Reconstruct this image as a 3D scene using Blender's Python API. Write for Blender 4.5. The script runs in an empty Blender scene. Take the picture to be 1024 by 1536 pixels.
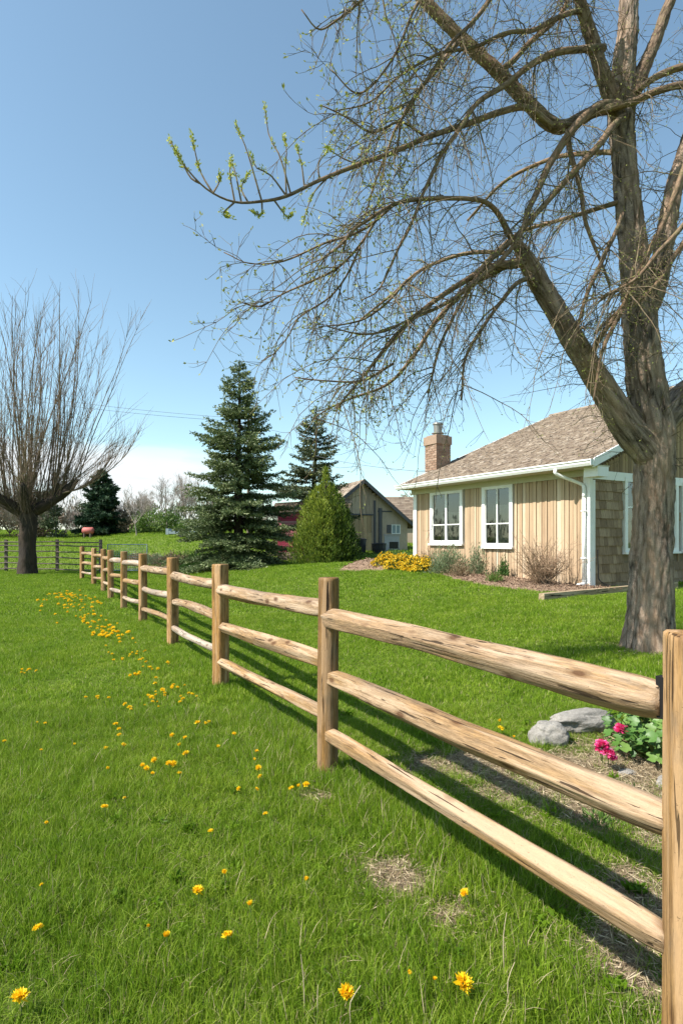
import bpy, math, random
import numpy as np
from mathutils import Vector, noise as mnoise
random.seed(7); rng = np.random.default_rng(11)
F = 880.0; EYE = 1.49; HZ = 811.0
C = bpy.context.scene.collection
R = math.radians

# ------------------------------------------------------------------ mesh builder
class MB:
    def __init__(s): s.v=[]; s.f=[]; s.t=[]; s.w=[]; s.m=[]; s.n=0
    def add(s, v, f, tone=.5, wc=None, mi=0):
        v = np.asarray(v, float).reshape(-1,3); k=len(v)
        s.v.append(v); s.w.append(v if wc is None else np.asarray(wc,float).reshape(-1,3))
        s.t.append(np.full(k,tone) if np.isscalar(tone) else np.asarray(tone,float))
        f = np.asarray(f,int)+s.n
        s.f += f.tolist(); s.m += [mi]*len(f); s.n += k
    def build(s, name, mats, parent=None, smooth=False):
        me = bpy.data.meshes.new(name)
        v = np.concatenate(s.v) if s.v else np.zeros((0,3))
        me.from_pydata(v.tolist(), [], s.f)
        if not isinstance(mats,(list,tuple)): mats=[mats]
        for m in mats: me.materials.append(m)
        if len(mats)>1: me.polygons.foreach_set('material_index', s.m)
        a = me.attributes.new('tone','FLOAT','POINT'); a.data.foreach_set('value', np.concatenate(s.t).astype(np.float32))
        b = me.attributes.new('wc','FLOAT_VECTOR','POINT'); b.data.foreach_set('vector', np.concatenate(s.w).astype(np.float32).ravel())
        if smooth: me.polygons.foreach_set('use_smooth',[True]*len(me.polygons))
        me.update()
        o = bpy.data.objects.new(name, me); C.objects.link(o)
        if parent: o.parent = parent; o.matrix_parent_inverse = parent.matrix_world.inverted()
        return o

def tag(o, label=None, cat=None, group=None, kind=None):
    if label: o['label']=label
    if cat: o['category']=cat
    if group: o['group']=group
    if kind: o['kind']=kind
    return o
def thing(name, loc, label, cat, group=None):
    o = bpy.data.objects.new(name, None); C.objects.link(o); o.location=loc; o.empty_display_size=.2
    bpy.context.view_layer.update()
    return tag(o,label,cat,group)
def copy_tree(o, parent=None):
    c = o.copy(); C.objects.link(c)
    if parent: c.parent = parent
    for ch in list(o.children): copy_tree(ch, c)
    return c

BOXF = [(0,3,2,1),(4,5,6,7),(0,1,5,4),(1,2,6,5),(2,3,7,6),(3,0,4,7)]
def box(mb, x0,x1,y0,y1,z0,z1, T=None, tone=.5, mi=0, jit=0):
    v = np.array([(x0,y0,z0),(x1,y0,z0),(x1,y1,z0),(x0,y1,z0),(x0,y0,z1),(x1,y0,z1),(x1,y1,z1),(x0,y1,z1)],float)
    if jit: v += rng.normal(0,jit,v.shape)
    w = v.copy()+tone*7
    if T: v = T(v)
    mb.add(v, BOXF, tone, w, mi)
def prism(mb, poly, y0, y1, T=None, tone=.5, mi=0):
    """poly of (x,z), extruded along y"""
    n=len(poly); v=np.array([(x,y0,z) for x,z in poly]+[(x,y1,z) for x,z in poly],float); w=v.copy()
    if T: v=T(v)
    i=mb.n; mb.add(v, np.zeros((0,4),int), tone, w)
    fs=[list(range(n)), list(range(2*n-1,n-1,-1))]+[[k,k+n,(k+1)%n+n,(k+1)%n][::-1] for k in range(n)]
    for f in fs: mb.f.append([q+i for q in f]); mb.m.append(mi)
def frame(pts, sides, rad):
    pts=np.asarray(pts,float); n=len(pts)
    t=np.gradient(pts,axis=0); t/=np.linalg.norm(t,axis=1)[:,None]+1e-9
    a=t.mean(0); ref=np.eye(3)[np.argmin(np.abs(a))]
    u=np.cross(t,ref); u/=np.linalg.norm(u,axis=1)[:,None]+1e-9
    w=np.cross(t,u)
    return pts,t,u,w
def tube(mb, pts, rad, k=5, tone=.5, mi=0, disp=None, cap=True, off=0.0, squash=None):
    pts,t,u,w=frame(pts,k,rad); n=len(pts)
    rad=np.broadcast_to(np.asarray(rad,float),(n,))
    th=np.arange(k)*2*np.pi/k
    c,s=np.cos(th),np.sin(th)
    L=np.concatenate([[0],np.cumsum(np.linalg.norm(np.diff(pts,axis=0),axis=1))])
    r=rad[:,None]*np.ones(k)
    wc=np.stack([np.repeat(L[:,None],k,1)+off, r*c, r*s],-1)
    if disp is not None: r = r + disp(L,c,s,rad)
    v=pts[:,None,:]+u[:,None,:]*(r*c)[...,None]+w[:,None,:]*(r*s)[...,None]
    i=np.arange(n-1)[:,None]*k; j=np.arange(k)[None,:]; jn=(j+1)%k
    f=np.stack([i+j,i+jn,i+k+jn,i+k+j],-1).reshape(-1,4)
    base=mb.n
    tt = tone if np.isscalar(tone) else np.repeat(tone,k)
    mb.add(v.reshape(-1,3), f, tt, wc.reshape(-1,3), mi)
    if cap:
        mb.f.append([base+q for q in range(k)][::-1]); mb.m.append(mi)
        mb.f.append([base+(n-1)*k+q for q in range(k)]); mb.m.append(mi)
def smooth(pts, m):
    """catmull-rom through rows of pts (any dims), m samples"""
    p=np.asarray(pts,float); n=len(p)
    if n<3:
        t=np.linspace(0,1,m)[:,None]; return p[0]*(1-t)+p[-1]*t
    q=np.vstack([2*p[0]-p[1],p,2*p[-1]-p[-2]])
    d=np.concatenate([[0],np.cumsum(np.linalg.norm(np.diff(p[:,:3],axis=0),axis=1))])
    out=[]
    for s in np.linspace(0,d[-1],m):
        i=min(max(np.searchsorted(d,s)-1,0),n-2); t=(s-d[i])/(d[i+1]-d[i]+1e-9)
        a,b,c,e=q[i],q[i+1],q[i+2],q[i+3]
        out.append(.5*((2*b)+(-a+c)*t+(2*a-5*b+4*c-e)*t*t+(-a+3*b-3*c+e)*t**3))
    return np.array(out)
def cards(mb, cen, dirs, ln, wd, tone=None, mi=0, fold=False):
    """diamond leaves / needles: centre, direction"""
    cen=np.asarray(cen,float); n=len(cen)
    if n==0: return
    d=np.asarray(dirs,float); d=d/(np.linalg.norm(d,axis=1)[:,None]+1e-9)
    r=rng.normal(size=(n,3)); s=np.cross(d,r); s/=np.linalg.norm(s,axis=1)[:,None]+1e-9
    ln=np.broadcast_to(ln,(n,))[:,None]; wd=np.broadcast_to(wd,(n,))[:,None]
    a=cen; b=cen+d*ln*.45+s*wd*.5; c=cen+d*ln; e=cen+d*ln*.45-s*wd*.5
    v=np.stack([a,b,c,e],1).reshape(-1,3)
    f=(np.arange(n)[:,None]*4+np.arange(4)[None,:])
    tn=rng.random(n) if tone is None else np.broadcast_to(tone,(n,))
    mb.add(v,f,np.repeat(tn,4),None,mi)
def P(px,py,d): return np.array([(px-512)*d/F, d, EYE-(py-HZ)*d/F])
def nz(x,y,z=0,s=1): return mnoise.noise(Vector((x*s,y*s,z*s)))
def sm(a,b,x):
    t=np.clip((x-a)/(b-a),0,1); return t*t*(3-2*t)

# ------------------------------------------------------------------ materials
def mat(name):
    m=bpy.data.materials.new(name); m.use_nodes=True; nt=m.node_tree
    for n in list(nt.nodes): nt.nodes.remove(n)
    return m,nt
class N:
    """tiny node helper"""
    def __init__(s,nt): s.nt=nt
    def n(s,t,ins=None,**kw):
        x=s.nt.nodes.new(t)
        for k,v in kw.items(): setattr(x,k,v)
        for k,v in (ins or {}).items():
            if isinstance(v,bpy.types.NodeSocket): s.nt.links.new(v,x.inputs[k])
            else: x.inputs[k].default_value=v
        return x
    def attr(s,name,out='Fac'): return s.n('ShaderNodeAttribute',attribute_name=name).outputs[out]
    def mapv(s,vec,scale,loc=(0,0,0)): return s.n('ShaderNodeMapping',{'Vector':vec,'Scale':scale,'Location':loc}).outputs[0]
    def noise(s,vec,scale=1,detail=4,rough=.6,dist=0): return s.n('ShaderNodeTexNoise',{'Vector':vec,'Scale':scale,'Detail':detail,'Roughness':rough,'Distortion':dist}).outputs['Fac']
    def ramp(s,fac,stops,interp='LINEAR'):
        r=s.n('ShaderNodeValToRGB',{'Fac':fac}); e=r.color_ramp.elements; r.color_ramp.interpolation=interp
        while len(e)<len(stops): e.new(.5)
        for q,(p,c) in zip(e,stops):
            q.position=p; q.color=(*c,1) if not np.isscalar(c) else (c,c,c,1)
        return r.outputs['Color']
    def mix(s,fac,a,b,mode='MIX'):
        x=s.n('ShaderNodeMix',data_type='RGBA',blend_type=mode)
        for k,v in ((0,fac),(6,a),(7,b)):
            if isinstance(v,bpy.types.NodeSocket): s.nt.links.new(v,x.inputs[k])
            else: x.inputs[k].default_value = v if k==0 else ((*v,1) if len(v)==3 else v)
        return x.outputs[2]
    def math(s,op,a,b=0,c=0):
        x=s.n('ShaderNodeMath',operation=op)
        for k,v in enumerate((a,b,c)):
            if isinstance(v,bpy.types.NodeSocket): s.nt.links.new(v,x.inputs[k])
            else: x.inputs[k].default_value=v
        return x.outputs[0]
    def bump(s,h,strength=.5,dist=.01): return s.n('ShaderNodeBump',{'Height':h,'Strength':strength,'Distance':dist}).outputs[0]
    def out(s,col,rough=.8,normal=None,spec=.3,metal=0,trans=0):
        i={'Base Color':col if isinstance(col,bpy.types.NodeSocket) else (*col,1),'Roughness':rough,'Specular IOR Level':spec,'Metallic':metal}
        if normal is not None: i['Normal']=normal
        b=s.n('ShaderNodeBsdfPrincipled',i).outputs[0]
        if trans:
            ti={'Color':i['Base Color']}
            t=s.n('ShaderNodeBsdfTranslucent',ti).outputs[0]
            b=s.n('ShaderNodeMixShader',{0:trans,1:b,2:t}).outputs[0]
        s.n('ShaderNodeOutputMaterial',{'Surface':b})

def leafmat(name, stops, trans=.3, rough=.6, spec=.3, obj=False, patch=None):
    m,nt=mat(name); h=N(nt)
    t=h.attr('tone')
    if obj:
        rnd=h.n('ShaderNodeObjectInfo').outputs['Random']; t=h.math('FRACT',h.math('ADD',h.math('MULTIPLY',t,.7),h.math('MULTIPLY',rnd,.3)))
    c=h.ramp(t,stops)
    if patch:
        pos=h.n('ShaderNodeNewGeometry').outputs['Position']
        q=h.noise(h.mapv(pos,(1,1,0)),patch[0],3,.6)
        c=h.mix(h.ramp(q,[(.35,0),(.65,1)]),c,h.mix(1,c,patch[1],'MULTIPLY'))
    h.out(c,rough,None,spec,trans=trans); return m
def woodmat(name, base, dark, warm, crack=1.0, knots=1.0, ring=1.0):
    m,nt=mat(name); h=N(nt); w=h.attr('wc','Vector')
    blotch=h.noise(h.mapv(w,(1.1,5,5)),1.0,4,.6)
    c=h.mix(h.ramp(blotch,[(.38,0),(.62,1)]),base,warm)
    grain=h.noise(h.mapv(w,(3.6,62,62)),1,6,.7,.5)
    c=h.mix(h.ramp(grain,[(.36,.62*ring),(.56,0)]),c,dark)
    fine=h.noise(h.mapv(w,(16,190,190)),1,3,.7)
    c=h.mix(h.ramp(fine,[(.38,.55),(.56,0)]),c,[q*.36 for q in base])
    pale=h.noise(h.mapv(w,(.8,11,11),(5,2,3)),1,5,.7)
    c=h.mix(h.ramp(pale,[(.50,0),(.60,.8)]),c,[min(.66,q*1.25+.05) for q in base])
    cr=h.noise(h.mapv(w,(2.6,58,58),(3,1,7)),1,3,.55,.6)
    crm=h.ramp(cr,[(.345,crack),(.37,0)])
    c=h.mix(crm,c,[q*.16 for q in dark])
    vo=h.n('ShaderNodeTexVoronoi',{'Vector':h.mapv(w,(4,9,9)),'Scale':1.0})
    kn=h.ramp(vo.outputs['Distance'],[(.12,knots),(.15,.6*knots),(.26,0)])
    c=h.mix(kn,c,[dark[0]*.5,dark[1]*.36,dark[2]*.3])
    dirt=h.noise(h.mapv(w,(3,9,9),(9,9,9)),1,6,.75)
    c=h.mix(h.ramp(dirt,[(.57,0),(.75,.5)]),c,[.13,.11,.085])
    spk=h.noise(w,95,3,.8)
    c=h.mix(h.ramp(spk,[(.64,0),(.7,.6)]),c,[q*.3 for q in dark])
    hgt=h.math('SUBTRACT',h.math('ADD',grain,h.math('MULTIPLY',fine,.4)),h.math('ADD',crm,h.math('MULTIPLY',kn,.5)))
    h.out(c,.82,h.bump(hgt,.9,.008),.2); return m
def barkmat(name, a, b, sc=(7,34,34), moss=None, bs=1.0, bd=.03):
    m,nt=mat(name); h=N(nt); w=h.attr('wc','Vector')
    n1=h.noise(h.mapv(w,sc),1,7,.72,.9)
    vo=h.n('ShaderNodeTexVoronoi',{'Vector':h.mapv(w,(sc[0]*.75,sc[1]*.6,sc[2]*.6)),'Scale':1.0},feature='DISTANCE_TO_EDGE').outputs['Distance']
    ed=h.ramp(vo,[(.0,0),(.22,1)])
    hg=h.math('ADD',h.math('MULTIPLY',n1,.8),h.math('MULTIPLY',ed,.22))
    hg=h.math('MULTIPLY_ADD',h.noise(h.mapv(w,(sc[0]*.5,sc[1]*.45,sc[2]*.45)),1,5,.7,1.5),.45,h.math('MULTIPLY',hg,.75))
    c=h.mix(h.ramp(hg,[(.46,0),(.74,1)]),b,a)
    n2=h.noise(w,60,4,.8); c=h.mix(h.ramp(n2,[(.35,.45),(.6,0)]),c,[q*.5 for q in b])
    n4=h.noise(h.mapv(w,(1.2,3,3)),1,4,.6); c=h.mix(h.ramp(n4,[(.4,0),(.65,.5)]),c,[a[0]*1.1,a[1]*.93,a[2]*.75])
    if moss:
        n3=h.noise(w,7,4,.7); c=h.mix(h.ramp(n3,[(.5,0),(.66,.7)]),c,moss)
    h.out(c,.9,h.bump(hg,bs,bd),.15); return m
def plain(name,col,rough=.6,spec=.4,metal=0,var=.15,scale=6,bump=0,stain=None):
    m,nt=mat(name); h=N(nt); w=h.attr('wc','Vector'); n=h.noise(w,scale,6,.7)
    c=h.mix(h.ramp(n,[(.3,1),(.7,0)]),col,[q*(1-var) for q in col])
    if stain:
        n2=h.noise(h.mapv(w,(6,6,.9)),1,5,.7); c=h.mix(h.ramp(n2,[(.5,0),(.75,.5)]),c,stain)
    h.out(c,rough,h.bump(n,bump,.01) if bump else None,spec,metal); return m
def tonemat(name, stops, rough=.85, grain=(1,40,40), bump=.5, dark=.6, blotch=None):
    """colour picked by a per-piece tone (boards, shingles, bricks) plus grain"""
    m,nt=mat(name); h=N(nt); w=h.attr('wc','Vector')
    c=h.ramp(h.attr('tone'),stops)
    g=h.noise(h.mapv(w,grain),1,5,.7)
    c=h.mix(h.ramp(g,[(.3,dark),(.6,0)]),c,[.35*q for q in stops[0][1]])
    if blotch:
        b=h.noise(w,blotch[0],5,.7); c=h.mix(h.ramp(b,[(.45,0),(.7,blotch[2])]),c,blotch[1])
    h.out(c,rough,h.bump(g,bump,.006),.2); return m

M={}
M['rail']=woodmat('rail_wood',(.32,.225,.145),(.15,.088,.046),(.36,.22,.11),.9,.85)
M['rail2']=woodmat('rail_wood_warm',(.31,.21,.125),(.15,.083,.037),(.36,.21,.085),.9,.8)
M['rail3']=woodmat('rail_wood_grey',(.30,.24,.19),(.20,.14,.10),(.44,.31,.20),1,.8)
M['post']=woodmat('post_wood',(.21,.12,.05),(.075,.037,.015),(.27,.145,.045),1,.5,1.2)
M['post2']=woodmat('post_wood_light',(.32,.185,.078),(.13,.062,.022),(.38,.20,.06),.8,.5,1.2)
M['cutend']=woodmat('end_grain',(.25,.19,.14),(.10,.07,.05),(.27,.2,.13),1,.2)
M['oldfence']=plain('old_fence_wood',(.16,.13,.11),.9,.2,var=.5,scale=12)
M['bark']=barkmat('grey_bark',(.39,.30,.235),(.03,.022,.016),(3.6,20,20),None,1.0,.04)
M['limb']=barkmat('limb_bark',(.27,.19,.13),(.05,.034,.025),(9,36,36),(.19,.155,.08),.8,.015)
M['twig']=barkmat('twig_bark',(.19,.145,.10),(.10,.075,.052),(10,60,60),(.24,.23,.10),.4,.004)
M['darkbark']=barkmat('dark_bark',(.065,.052,.042),(.025,.02,.017),(3,14,14))
M['shoot']=barkmat('shoot_bark',(.20,.15,.11),(.11,.08,.06),(3,30,30),(.13,.13,.05),.3,.005)
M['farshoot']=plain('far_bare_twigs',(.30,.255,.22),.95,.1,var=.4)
M['bud']=leafmat('bud_leaves',[(0,(.20,.25,.03)),(.5,(.38,.42,.05)),(1,(.6,.56,.10))],.35)
M['budsmall']=leafmat('small_buds',[(0,(.14,.16,.04)),(.5,(.28,.32,.07)),(1,(.45,.42,.14))],.3)
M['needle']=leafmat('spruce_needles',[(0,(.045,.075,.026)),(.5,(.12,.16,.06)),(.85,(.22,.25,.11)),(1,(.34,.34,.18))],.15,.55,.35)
M['needle2']=leafmat('dark_needles',[(0,(.018,.040,.022)),(.6,(.035,.07,.035)),(1,(.07,.11,.05))],.12,.6,.25)
M['needle3']=leafmat('grey_needles',[(0,(.04,.06,.025)),(.6,(.09,.115,.05)),(1,(.22,.21,.12))],.12,.6,.25)
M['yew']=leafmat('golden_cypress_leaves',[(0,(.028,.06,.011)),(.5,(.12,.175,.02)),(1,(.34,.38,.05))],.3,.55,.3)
M['shrub']=leafmat('garden_shrub_leaves',[(0,(.05,.10,.02)),(.5,(.10,.18,.03)),(1,(.20,.26,.07))],.3)
M['greyleaf']=leafmat('grey_green_leaves',[(0,(.10,.14,.07)),(.5,(.19,.24,.12)),(1,(.32,.36,.22))],.3)
M['dryleaf']=leafmat('dry_brown_leaves',[(0,(.13,.09,.055)),(.5,(.24,.17,.10)),(1,(.36,.27,.17))],.2)
M['dkleaf']=leafmat('dark_leaves',[(0,(.03,.07,.015)),(.6,(.06,.13,.025)),(1,(.12,.20,.05))],.25)
M['bigleaf']=leafmat('geranium_leaves',[(0,(.04,.10,.02)),(.5,(.09,.19,.035)),(1,(.18,.29,.07))],.3,.45,.4)
M['pink']=leafmat('pink_petals',[(0,(.55,.015,.10)),(.6,(.8,.04,.22)),(1,(.9,.25,.5))],.3,.5)
M['yellow']=leafmat('yellow_petals',[(0,(.8,.42,.01)),(.5,(.9,.63,.014)),(1,(.92,.74,.03))],.35,.5)
M['yellow2']=leafmat('mound_flowers',[(0,(.55,.33,.015)),(.5,(.8,.52,.02)),(1,(.85,.65,.05))],.25,.5)
M['stem']=plain('green_stem',(.14,.2,.05),.6,.3)
M['strawstem']=plain('straw_stem',(.5,.4,.26),.8,.2)
GP=(1.3,(.72,.82,.70))
M['blade']=leafmat('grass_blades',[(0,(.07,.14,.010)),(.5,(.20,.31,.018)),(.82,(.34,.43,.045)),(1,(.54,.54,.19))],.40,.55,.18,True,GP)
M['bladedry']=leafmat('dry_grass_blades',[(0,(.25,.19,.10)),(1,(.5,.41,.25))],.3,.7,.2,True)
M['white']=plain('white_painted_wood',(.80,.79,.76),.5,.4,var=.08,scale=4,stain=(.6,.57,.5))
M['soffit']=plain('cream_soffit',(.50,.47,.34),.6,.3,var=.1)
M['gutter']=plain('white_gutter',(.82,.81,.79),.4,.5,var=.06)
M['siding']=tonemat('vertical_siding',[(0,(.37,.245,.15)),(.5,(.48,.345,.22)),(.85,(.57,.43,.29)),(1,(.65,.52,.38))],.8,(28,28,1.0),.3,.5,(2.2,(.42,.29,.18),.5))
M['gablesiding']=tonemat('gable_siding',[(0,(.25,.17,.10)),(1,(.42,.29,.17))],.8,(30,30,1.2),.3,.5)
M['shingle']=tonemat('wall_shingles',[(0,(.21,.14,.085)),(.6,(.31,.215,.135)),(1,(.41,.295,.19))],.85,(40,40,2),.4,.6)
M['roofing']=tonemat('roof_shingles',[(0,(.13,.095,.07)),(.3,(.20,.15,.112)),(.6,(.255,.20,.15)),(.85,(.32,.26,.20)),(1,(.42,.35,.28))],.9,(30,30,30),.6,.5,(1.2,(.24,.18,.12),.5))
M['brick']=tonemat('chimney_brick',[(0,(.24,.145,.10)),(.5,(.31,.20,.14)),(1,(.38,.26,.19))],.9,(30,30,30),.4,.4)
M['mortar']=plain('mortar',(.42,.36,.30),.95,.1)
M['cap']=plain('concrete_cap',(.36,.25,.18),.9,.2,var=.3,scale=20)
M['pot']=plain('metal_flue',(.28,.27,.25),.5,.5,metal=.4,var=.3)
M['curtain']=plain('curtain_cloth',(.42,.40,.34),.9,.1,var=.12)
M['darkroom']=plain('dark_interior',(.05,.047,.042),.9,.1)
M['wallin']=plain('wall_core',(.20,.15,.10),.9,.1)
M['barnwood']=tonemat('barn_boards',[(0,(.34,.25,.18)),(.6,(.50,.38,.27)),(1,(.62,.48,.34))],.9,(14,14,1),.25,.6)
M['barnwarm']=tonemat('barn_door_boards',[(0,(.42,.28,.15)),(1,(.62,.44,.25))],.9,(14,14,1),.3,.5)
M['barnplain']=plain('barn_render',(.50,.39,.29),.9,.1,var=.25,scale=1.5,stain=(.22,.18,.14))
M['barntrim']=plain('barn_dark_trim',(.10,.095,.10),.7,.3)
M['fasciagrey']=plain('grey_fascia',(.42,.41,.42),.7,.3,var=.2)
M['red']=tonemat('red_boards',[(0,(.42,.05,.09)),(.5,(.55,.11,.16)),(.7,(.6,.26,.26)),(1,(.55,.42,.36))],.9,(1,14,14),.3,.4)
M['stonew']=tonemat('rubble_stone',[(0,(.12,.09,.07)),(1,(.40,.30,.24))],.95,(8,8,8),.6,.5)
M['timber']=woodmat('edging_timber',(.36,.27,.17),(.17,.115,.07),(.38,.28,.17),1,.3)
M['black']=plain('matte_black',(.012,.011,.011),.7,.2)
M['junk']=plain('dark_plastic',(.03,.03,.035),.5,.4)
M['bluepaint']=plain('pale_blue_paint',(.30,.36,.38),.6,.3,var=.3)
M['pinkpaint']=plain('faded_red_paint',(.50,.14,.12),.6,.3,var=.3)
M['wire']=plain('wire',(.12,.12,.13),.6,.3)
M['pole']=plain('pole_wood',(.17,.13,.10),.9,.1)
def glass():
    m,nt=mat('window_glass'); h=N(nt)
    g=h.n('ShaderNodeBsdfGlossy',{'Color':(1,1,1,1),'Roughness':.02}).outputs[0]
    t=h.n('ShaderNodeBsdfTransparent',{'Color':(.72,.76,.76,1)}).outputs[0]
    fr=h.n('ShaderNodeFresnel',{'IOR':1.95}).outputs[0]
    h.n('ShaderNodeOutputMaterial',{'Surface':h.n('ShaderNodeMixShader',{0:fr,1:t,2:g}).outputs[0]}); return m
M['glass']=glass()
def rockmat():
    m,nt=mat('pale_rock'); h=N(nt); w=h.attr('wc','Vector')
    n=h.noise(w,9,8,.75); n2=h.noise(w,45,5,.8)
    c=h.mix(h.ramp(n,[(.3,0),(.7,1)]),(.20,.185,.165),(.38,.355,.315)); c=h.mix(h.ramp(n2,[(.35,.6),(.55,0)]),c,(.17,.15,.13))
    h.out(c,.9,h.bump(h.math('ADD',n,h.math('MULTIPLY',n2,.3)),.8,.03),.2); return m
M['rock']=rockmat()
def groundmat():
    m,nt=mat('ground_soil_and_turf'); h=N(nt)
    pos=h.n('ShaderNodeNewGeometry').outputs['Position']; bare=h.attr('tone')
    n=h.noise(pos,1.3,6,.65); n2=h.noise(pos,28,6,.8); n3=h.noise(pos,110,4,.8)
    turf=h.mix(h.ramp(n2,[(.3,0),(.7,1)]),(.075,.10,.02),(.14,.20,.03)); turf=h.mix(h.ramp(n,[(.4,0),(.65,.5)]),turf,(.14,.17,.04))
    soil=h.mix(h.ramp(n2,[(.3,0),(.7,1)]),(.10,.07,.045),(.30,.225,.15)); soil=h.mix(h.ramp(n3,[(.5,0),(.6,.8)]),soil,(.46,.37,.26))
    soil=h.mix(h.ramp(n3,[(.34,.8),(.42,0)]),soil,(.08,.06,.04))
    f=h.math('ADD',bare,h.math('MULTIPLY',h.math('SUBTRACT',n2,.5),.5))
    c=h.mix(h.ramp(f,[(.35,0),(.6,1)]),turf,soil)
    h.out(c,.95,h.bump(h.math('ADD',n2,n3),.7,.02),.1); return m
M['ground']=groundmat()
def mulchmat():
    m,nt=mat('bark_mulch'); h=N(nt)
    pos=h.n('ShaderNodeNewGeometry').outputs['Position']
    v=h.n('ShaderNodeTexVoronoi',{'Vector':pos,'Scale':26.0})
    c=h.ramp(h.math('ADD',h.math('MULTIPLY',h.noise(pos,50,4,.8),.6),h.math('MULTIPLY',v.outputs['Distance'],.6)),[(.2,(.06,.038,.026)),(.5,(.17,.11,.075)),(.8,(.30,.21,.145))])
    h.out(c,.95,h.bump(v.outputs['Distance'],1,.03),.1); return m
M['mulch']=mulchmat()
M['chip']=leafmat('mulch_chips',[(0,(.08,.045,.03)),(.6,(.21,.13,.085)),(1,(.40,.28,.19))],.05,.9)

# ------------------------------------------------------------------ terrain
FP=np.array([-.09,3.77]); FN=np.array([.895,.446]); FD=np.array([-.446,.895])
def gz(x,y):
    x=np.asarray(x,float); y=np.asarray(y,float)
    u=(x-FP[0])*FN[0]+(y-FP[1])*FN[1]; v=(x-FP[0])*FD[0]+(y-FP[1])*FD[1]
    a=.49+.22*np.clip((v-5.5)/6,-.6,1)-.25*sm(14,20,v)
    z=sm(.8,8.0,u)*a
    z=z+.062*np.clip(y-29,0,46)*sm(27,33,y)
    z=z+.012*np.sin(x*1.7+.5)*np.cos(y*1.3)+.006*np.sin(x*5.1)*np.sin(y*4.3+1)
    return z
def G(x,y): return float(gz(x,y))
def ground_at(px,py,h=0.0):
    """world xy of the ground point seen at a photo position"""
    d=3.0
    for _ in range(40):
        x=(px-512)*d/F; d2=F*(EYE-G(x,d)-h)/max(py-HZ,1); d=.5*d+.5*d2
    return (px-512)*d/F, d
# house frame
HC=np.array([5.24,12.4]); HA=np.array([-.503,.864]); HB=np.array([.864,.503]); HNn=-HB
def hw(x,y):
    r=np.stack([x-HC[0],y-HC[1]],-1); return r@HA, r@HB     # t along wall, s into house
# mulch bed outline in house coords (t along the wall, s = -distance out)
def bed_edge(t): return 1.15+.45*math.sin(t*.9+.4)+.75*sm(4.6,6.6,t)-.5*sm(7.3,8.2,t)
def in_bed(x,y):
    t,s=hw(x,y); e=1.15+.45*np.sin(t*.9+.4)+.75*sm(4.6,6.6,t)-.9*sm(6.9,8.0,t)+.06*np.sin(t*11)
    return (t>-.75)&(t<8.0)&(s>-e)&(s<.3)
# bare patches: (x, y, rx, ry, strength)
BARE=[(-.12,3.41,.10,.07,.8),(.25,2.63,.15,.12,1),(.46,2.36,.10,.09,1),(.80,3.9,.34,.20,1.25),(1.1,3.5,.34,.17,1.2),(1.45,3.2,.36,.18,1.1),(1.75,2.85,.3,.22,1.1),
      (1.04,2.1,.14,.22,1.1),(1.3,2.45,.2,.2,1.0),(1.62,3.9,.25,.22,1.2),(1.95,3.65,.5,.25,1.2),(2.1,4.0,.4,.35,1.2),(1.25,1.7,.2,.25,.9)]
TREE=(3.70,7.05)
def bare(x,y):
    x=np.asarray(x,float); y=np.asarray(y,float); b=np.zeros_like(x)
    wob=.45*np.sin(x*13+y*7+np.sin(y*9))+.35*np.sin(x*29-y*23)+.35*np.sin(x*51+y*37+np.sin(x*17)*2)
    for cx,cy,rx,ry,s in BARE:
        q=((x-cx)/rx)**2+((y-cy)/ry)**2
        b=np.maximum(b, s*np.clip(1.2-q*.7+wob*.8,0,1)*.92)
    q=np.hypot(x-TREE[0],y-TREE[1]); b=np.maximum(b,np.clip(1.6-q/.32,0,1))
    # garden beds beyond the fence
    gb=((x+7.2)/3.0)**2+((y-30)/1.6)**2; b=np.maximum(b,np.clip(1.5-gb+wob,0,1))
    return b
xs=np.unique(np.concatenate([np.linspace(-300,-40,20),np.linspace(-40,-8,60),np.arange(-8,-3,.2),np.arange(-3,4,.06),np.arange(4,12,.2),np.linspace(12,40,40),np.linspace(40,300,20)]))
ys=np.unique(np.concatenate([np.linspace(-60,0,14),np.arange(0,1.2,.3),np.arange(1.2,8.5,.07),np.arange(8.5,24,.25),np.linspace(24,90,90),np.linspace(90,500,20)]))
X,Y=np.meshgrid(xs,ys); Z=gz(X,Y)
mb=MB(); nx,ny=len(xs),len(ys)
i=np.arange(ny-1)[:,None]*nx; j=np.arange(nx-1)[None,:]
mb.add(np.stack([X,Y,Z],-1).reshape(-1,3), np.stack([i+j,i+j+1,i+nx+j+1,i+nx+j],-1).reshape(-1,4), bare(X,Y).ravel())
tag(mb.build('ground',M['ground'],smooth=True),kind='structure')

# mulch bed sheet, mounded a little
mb=MB(); ts=np.linspace(-.75,8.0,90)
rows=[]
for t in ts:
    e=1.15+.45*math.sin(t*.9+.4)+.75*float(sm(4.6,6.6,t))-.9*float(sm(6.9,8.0,t))+.06*math.sin(t*11)
    for q in np.linspace(0,1,12):
        s=.3-(e+.3)*q; p=HC+HA*t+HB*s
        z=G(*p)+.012+.16*math.sin(math.pi*min(1,(1-q)*1.15))*(.45+.9*float(sm(3.5,6,t)))*float(sm(8.0,7.2,t) if t>7.2 else 1)+.015*math.sin(t*17+q*9)
        if q==1: z=G(*p)-.02
        rows.append((p[0],p[1],z))
fc=[(a*12+b,a*12+b+1,a*12+b+13,a*12+b+12) for a in range(89) for b in range(11)]
mb.add(rows,fc); BEDV=np.array(rows)
tag(mb.build('mulch_bed',M['mulch'],smooth=True),kind='structure')
def bed_z(t,s):
    p=HC+HA*t+HB*s; d=np.hypot(BEDV[:,0]-p[0],BEDV[:,1]-p[1]); return float(BEDV[np.argmin(d),2])
mb=MB(); n=5200
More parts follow.
